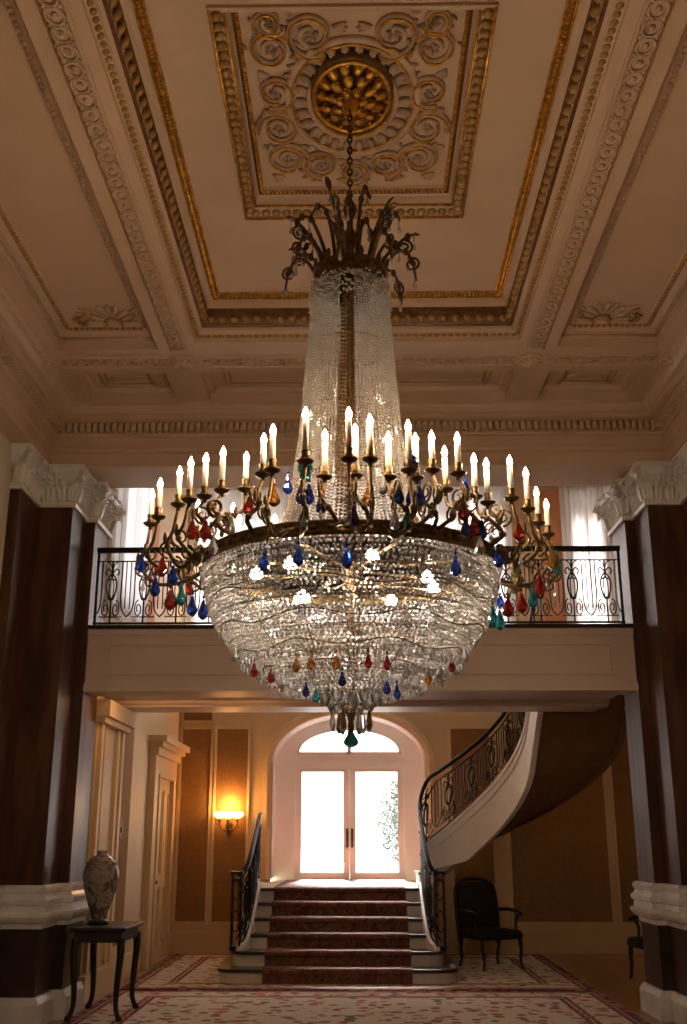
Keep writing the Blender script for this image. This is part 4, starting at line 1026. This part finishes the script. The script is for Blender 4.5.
# lowest tier: fluted petals, spear prisms, teal drop
a = MB()
for k in range(14):
    c = pol(k * 360 / 14, .15, 2.25); a.ell(c, .032, .014, .05, 8, 5, Matrix.Rotation(math.radians(k * 360 / 14), 3, 'Z'))
for k in range(10):
    c = pol(k * 36 + 9, .105, 2.215); a.ell(c, .03, .014, .045, 8, 5, Matrix.Rotation(math.radians(k * 36), 3, 'Z'))
a.build('crystal_petals', 'crystal', chd, True)
a = MB()
for z, r in ((2.26, .15), (2.20, .105), (2.16, .06)): a.tube([pol(q * 15, r, z) for q in range(24)], .006, 5, True)
for k in range(4): a.tube([pol(k * 90, 0, 2.2), pol(k * 90, .15, 2.26)], .004, 4)
a.lathe(AX, AY, [(.022, 2.22), (.03, 2.18), (.02, 2.14), (.008, 2.11), (.004, 2.08)], 8)
a.build('lower_frame', 'brass', chd, True)
for k in range(16):
    r = .10 if k % 2 else .06
    c = pol(k * 22.5, r, 2.185 - (0 if k % 2 else .015)); b_ = MB(); x, y, z = c; L = .11
    b_.lathe(x, y, [(.0, z), (.007, z - .01), (.011, z - .035), (.017, z - .08), (.010, z - .104), (.0, z - L)], 6, a0=k); b_.build('spear_prism', 'crystal' if k % 3 else 'smoky', chd)
dm = drop_mesh((AX, AY, 2.085), .040, .092, 9); wire(dm, (AX, AY, 2.085), .03); tag(dm.build('pendant', 'pendantteal', chd), 'teal glass pear drop at the very bottom')

# candle arms: (angle, radius, tip height, pan height)
arms = [(-98, 1.12, 3.42, 3.22), (-88, 1.03, 3.42, 3.20), (-76, .92, 3.42, 3.21), (-66, .89, 3.42, 3.19), (-60, .84, 3.42, 3.19), (-51, .81, 3.42, 3.19), (-50, .68, 3.42, 3.22), (-31, .80, 3.42, 3.21), (-24, .88, 3.42, 3.19),
        (-11, 1.02, 3.42, 3.16), (-9, .74, 3.42, 3.18), (0, 1.0, 3.42, 3.17), (2, .80, 3.42, 3.16), (6, .92, 3.42, 3.20), (15, .72, 3.42, 3.19), (18, .89, 3.42, 3.17), (25, .75, 3.42, 3.19), (29, .81, 3.42, 3.22), (43, .69, 3.42, 3.19), (37, .86, 3.42, 3.21),
        (58, .74, 3.42, 3.19), (65, .77, 3.42, 3.18), (66, .89, 3.42, 3.19), (79, .94, 3.42, 3.19), (98, 1.04, 3.42, 3.21), (108, 1.18, 3.42, 3.21),
        (-121, .80, 3.42, 3.21), (-112, .95, 3.42, 3.21), (-133, .92, 3.42, 3.20), (-144, .78, 3.42, 3.20), (-152, .98, 3.42, 3.18), (-163, .80, 3.42, 3.19), (-172, 1.0, 3.42, 3.18), (178, .82, 3.42, 3.19), (168, .96, 3.42, 3.18), (158, .78, 3.42, 3.19), (148, .95, 3.42, 3.19), (139, .76, 3.42, 3.20), (130, .92, 3.42, 3.2), (119, .80, 3.42, 3.21)]
for i, (ang, R, zt, zp) in enumerate(arms):
    a = MB(); r0 = .785; outer_ = R > .9
    rad = (pol(ang, 1, 0) - pol(ang, 0, 0)).normalized(); UP = Vector((0, 0, 1)); tan = rad.cross(UP)
    da = (5 if i % 2 else -5)
    if R > .86:
        pts = [pol(ang - da, r0, 2.92), pol(ang - da * .7, r0 + (R - r0) * .35, 2.87 + .02 * (i % 3)), pol(ang, r0 + (R - r0) * .85, 2.88 + .03 * (i % 2)), pol(ang, R + .045, 2.985), pol(ang, R + .02, 3.07), pol(ang, R, zp - .02)]
    else:
        pts = [pol(ang - da, r0, 2.945), pol(ang - da * .6, r0 + .07, 2.985), pol(ang, r0 + .04, 3.05), pol(ang, R + (.04 if R > .75 else .02), 3.10), pol(ang, R, zp - .02)]
    P = spline(pts, 6); a.tube(P, [.0115 - .003 * q / len(P) for q in range(len(P))], 6)
    # scrolls on the arm
    cc = P[len(P) // 2]
    for sgn, rr, e2, oo in ((1, .05, UP, Vector((0, 0, .045))), (-1, .04, UP, Vector((0, 0, -.03)))):
        e1 = rad * sgn; c0 = cc + oo + rad * (.02 * sgn)
        a.tube([c0 + e1 * (rr * (1 - .75 * q / 18) * math.cos(-PI / 2 + q * .52)) + e2 * (rr * (1 - .75 * q / 18) * math.sin(-PI / 2 + q * .52)) * (1 if sgn > 0 else -1) for q in range(19)], [.007 * (1 - .4 * q / 19) for q in range(19)], 5)
    if abs(ang) > 60 and R > .86:      # big rosette scrolls at the flanks
        c0 = pol(ang, r0 + (R - r0) * .45, 2.90)
        for s2 in (1, -1):
            a.tube([c0 + tan * (s2 * (.02 + .06 * (1 - .7 * q / 20) * math.cos(q * .5))) + UP * (.055 * (1 - .7 * q / 20) * math.sin(q * .5)) for q in range(21)], .010, 5)
        a.ell(c0, .03, .03, .03)
    for q in (.3, .62):
        a.ell(P[int(q * (len(P) - 1))], .017, .017, .017, 6, 4)
    # leaf at the elbow
    lp_ = P[int(.72 * (len(P) - 1))]; a.ell(lp_ + rad * .02, .012, .012, .035, 6, 4)
    arm = a.build('arm', 'brass', chd, True)
    c = pol(ang, R, zp)
    a = MB(); a.lathe(c.x, c.y, [(.0, zp - .035), (.012, zp - .03), (.010, zp - .018), (.030, zp - .008), (.041, zp + .002), (.040, zp + .006), (.018, zp + .002), (.014, zp + .012), (.021, zp + .02), (.0165, zp + .03), (.021, zp + .05), (.019, zp + .053), (.0, zp + .053)], 14); a.build('drip_pan', 'brass', arm, True)
    a = MB(); zb = zt - .052
    tl = Vector((random.uniform(-.006, .006), random.uniform(-.006, .006), 0))
    a.lathe(c.x, c.y, [(.0, zp + .045), (.0145, zp + .045), (.0145, zb - .004), (.010, zb), (.0, zb)], 12); a.build('candle', 'wax', arm, True)
    a = MB(); a.lathe(c.x, c.y, [(.0, zb - .001), (.009, zb + .002), (.0145, zb + .014), (.0135, zb + .026), (.007, zb + .042), (.002, zb + .054), (.0, zb + .056)], 10); a.build('flame_bulb', 'bulb', arm, True)
    if i % 2 == 0 or R > 1.:
        k_ = random.choice(['crystal', 'crystal', 'smoky', 'crystal'])
        cd = P[int(.55 * (len(P) - 1))] - Vector((0, 0, .05)); dm = drop_mesh(cd, .013, .06, 6); wire(dm, cd, .045); dm.build('crystal_drop', k_, arm)
# coloured drops: (x, y, z of the drop's middle, colour)
CN = {'r': ('red', 'red glass drop'), 'b': ('blue', 'cobalt blue glass drop'), 'n': ('navy', 'dark blue glass drop'), 'a': ('amber', 'amber glass drop'), 't': ('teal', 'teal glass drop'), 'c': ('cyan', 'aqua glass drop'), 'v': ('violet', 'violet glass drop'), 'k': ('crystal', None), 'o': ('amber', 'amber glass drop')}
drops = [(-0.795, 4.827, 2.971, 'r'), (-0.719, 4.738, 2.944, 'r'), (-0.517, 4.759, 3.069, 'r'), (-0.397, 4.742, 3.108, 'a'), (-0.342, 4.882, 3.216, 'b'), (-0.235, 4.44, 3.126, 't'), (-0.253, 4.454, 3.027, 'b'), (-0.215, 4.416, 3.014, 'b'), (-0.238, 4.451, 2.923, 't'), (-0.169, 4.611, 3.03, 'n'), (-0.431, 4.669, 2.77, 'b'), (-0.271, 4.603, 2.78, 'b'), (-0.049, 4.57, 2.761, 'b'), (0.455, 4.733, 2.764, 'b'), (0.688, 4.998, 2.872, 'b'), (-0.016, 4.5, 2.937, 'v'), (-1.077, 5.038, 2.863, 'b'), (-0.936, 4.856, 2.795, 'r'), (-0.98, 4.937, 2.717, 'b'), (-0.883, 4.865, 2.758, 'b'), (-0.793, 4.91, 2.617, 'b'), (-0.738, 4.9, 2.595, 'b'), (-0.846, 4.901, 2.664, 'c'), (-0.895, 4.885, 2.641, 'r'), (0.503, 4.744, 3.035, 'r'), (0.517, 4.797, 3.172, 'b'), (0.51, 4.75, 2.958, 'n'), (0.552, 4.788, 2.969, 'r'), (0.589, 4.782, 2.952, 'n'), (0.786, 4.928, 2.984, 'r'), (0.936, 4.889, 2.832, 'a'), (0.966, 4.95, 2.828, 'c'), (0.834, 4.91, 2.651, 'c'), (0.861, 4.858, 2.702, 'r'), (0.705, 4.858, 2.596, 'r'), (0.634, 4.863, 2.554, 'c'), (0.662, 4.834, 2.529, 'c'), (0.782, 4.92, 2.629, 'r'), (0.248, 4.578, 3.202, 'n'), (0.19, 4.571, 3.063, 'b'), (0.244, 4.567, 3.052, 'b'), (0.287, 4.593, 3.06, 'b'), (0.229, 4.572, 2.948, 't'), (0.049, 4.705, 3.094, 'a'), (0.171, 4.597, 2.947, 'k'), (0.118, 4.615, 3.122, 'k'), (-0.684, 4.773, 2.881, 'k'), (-0.606, 4.768, 2.977, 'k'), (0.575, 4.768, 2.874, 'k'),
         (-0.514, 5.167, 2.35, 'r'), (-0.427, 5.136, 2.316, 'r'), (-0.295, 4.959, 2.341, 'a'), (-0.222, 4.914, 2.348, 'o'), (-0.104, 4.894, 2.344, 'o'), (0.046, 4.887, 2.348, 'r'), (0.135, 4.92, 2.343, 'r'), (0.462, 5.171, 2.373, 'r'), (-0.255, 5.138, 2.248, 'n'), (-0.077, 4.992, 2.279, 'n'), (0.138, 5.086, 2.254, 'b'), (0.189, 5.16, 2.24, 'b'), (-0.208, 5.19, 2.23, 'c'), (0.34, 5.138, 2.305, 'a'), (-0.215, 4.975, 2.31, 'k'), (0.223, 5.009, 2.314, 'k'), (0.401, 5.161, 2.337, 'k'), (-0.372, 5.129, 2.285, 'k'), (0.276, 5.136, 2.28, 'k'), (-0.614, 5.199, 2.43, 'k'), (0.528, 5.172, 2.423, 'k')]
for x, y, z, k in drops:
    low = z < 2.45; L = .074 if low else .10; r = .020 if low else .026
    if k in 'ra' and not low: L, r = .10, .031
    dm = drop_mesh((x, y, z + L / 2), r, L, 8); wire(dm, (x, y, z + L / 2), .035)
    dm.bead((x, y, z + L / 2 + .012), .008)
    o = dm.build('glass_drop', CN[k][0], chd)
    if CN[k][1]: o['label'] = CN[k][1]
# round teal beads under the two front candles
for x, y, z, m_ in ((-.235, 4.44, 3.15, 'teal'), (.248, 4.578, 3.215, 'navy')):
    a = MB(); a.ell((x, y, z), .036, .036, .042, 10, 6); a.build('glass_ball', m_, chd)
# the same mix of drops round the back, where the arms hang unseen from the entrance
bk = random.Random(3)
for k in range(18):
    ang = 112 + k * 8; R = bk.uniform(.82, 1.0); z = bk.uniform(2.75, 2.98); kk = bk.choice('rbbnatck')
    c = pol(ang, R, z); dm = drop_mesh((c.x, c.y, c.z + .045), .024, .09, 8); wire(dm, (c.x, c.y, c.z + .045), .035); o = dm.build('glass_drop', CN[kk][0], chd)
    if CN[kk][1]: o['label'] = CN[kk][1]

# ------------------------------------------------------------------ outside the door
struct(box('ground', 'ground', (-9, 9, 17.25, 34, .7, .9)), 'pale sunlit terrace outside the glazed door')
M['leafgreen'] = mat('grey_green_leaves', (.10, .13, .11), .7, noise=.4, nscale=3)
M['bark'] = mat('grey_bark', (.12, .10, .09), .9, noise=.4, nscale=6)
tr = thing('tree', (1.05, 25.0, .9), 'pale hazy tree seen through the right-hand pane of the glazed door', 'tree')
a = MB(); a.tube(spline([(1.05, 25, .85), (1.08, 25, 1.5), (1.0, 25.05, 2.3)]), [.09 - .003 * q for q in range(13)], 8)
for k in range(6): a.tube(spline([(1.06, 25, 1.3 + .12 * k), (1.06 + .35 * math.cos(k * 2.2), 25 + .35 * math.sin(k * 2.2), 1.6 + .15 * k)]), .03, 5)
a.build('trunk', 'bark', tr, True)
a = MB(); lr = random.Random(5)
for k in range(1500):
    u = Vector((lr.gauss(0, 1), lr.gauss(0, 1), lr.gauss(0, 1))).normalized() * (lr.random() ** .4)
    c = Vector((1.05 + u.x * .62, 25 + u.y * .6, 2.0 + u.z * 1.0)); d1 = Vector((lr.gauss(0, 1), lr.gauss(0, 1), lr.gauss(0, 1))).normalized() * .055; d2_ = d1.orthogonal().normalized() * .03
    a.add([c - d1, c + d2_, c + d1, c - d2_], [(0, 1, 2, 3)])
tag(a.build('crown', 'leafgreen', tr, normals=False), kind='stuff')

# ------------------------------------------------------------------ daylight portals (guide the sky through door and windows)
def portal(name, loc, rot, sx_, sy2):
    l = bpy.data.lights.new(name, 'AREA'); l.shape = 'RECTANGLE'; l.size = sx_; l.size_y = sy2; l.cycles.is_portal = True
    o = bpy.data.objects.new(name, l); COL.objects.link(o); o.location = loc; o.rotation_euler = rot
def curtain(x0, x1, y, z0, z1, along_x, label, m='curtain'):
    n = 60; rings = []
    for d in (-.004, .004):
        ring = []
        for k in range(n + 1):
            t = k / n; u = x0 + (x1 - x0) * t; f = .035 * math.sin(t * 15 * PI) + d
            ring.append((u, y + f) if along_x else (y + f, u))
        rings.append(ring)
    outl = rings[0] + rings[1][::-1]
    a = MB(); a.loft([[(px, py, z0) for px, py in outl], [(px, py, z1) for px, py in outl]], True, True)
    return tag(a.build('curtain', m), label, 'curtain', 'white sheer curtains of the upper windows')
for (c, hw), wh in zip(ups, ('leftmost', 'second from left', 'third from left', 'narrow rightmost one')):
    curtain(c - hw - .06, c + hw + .06, YW - .12, ZU0 - .06, ZU1 + .06, True, 'white sheer curtain drawn over the far upper windows, %s' % wh)
curtain(11.2, 12.7, -2.63, 4.0, 6.95, False, 'white sheer curtain over the side window at the left end of the balcony', 'sidecurtain')
sun = bpy.data.lights.new('hazy_sun', 'SUN'); sun.energy = 95; sun.angle = math.radians(14); sun.color = (1, .97, .93)
so2_ = bpy.data.objects.new('hazy_sun', sun); COL.objects.link(so2_); so2_.rotation_euler = (math.radians(-50), 0, math.radians(4))
portal('door_daylight', (-.15, 17.12, 2.1), (-PI / 2, 0, 0), 1.9, 2.3)
for c, hw in ups: portal('window_daylight', (c, YW + .15, (ZU0 + ZU1) / 2), (-PI / 2, 0, 0), hw * 2, ZU1 - ZU0)
portal('window_daylight', (-2.92, 11.95, 5.47), (0, -PI / 2, 0), 2.8, 1.4)
for o in S.objects:
    if '_loc' in o: del o['_loc']
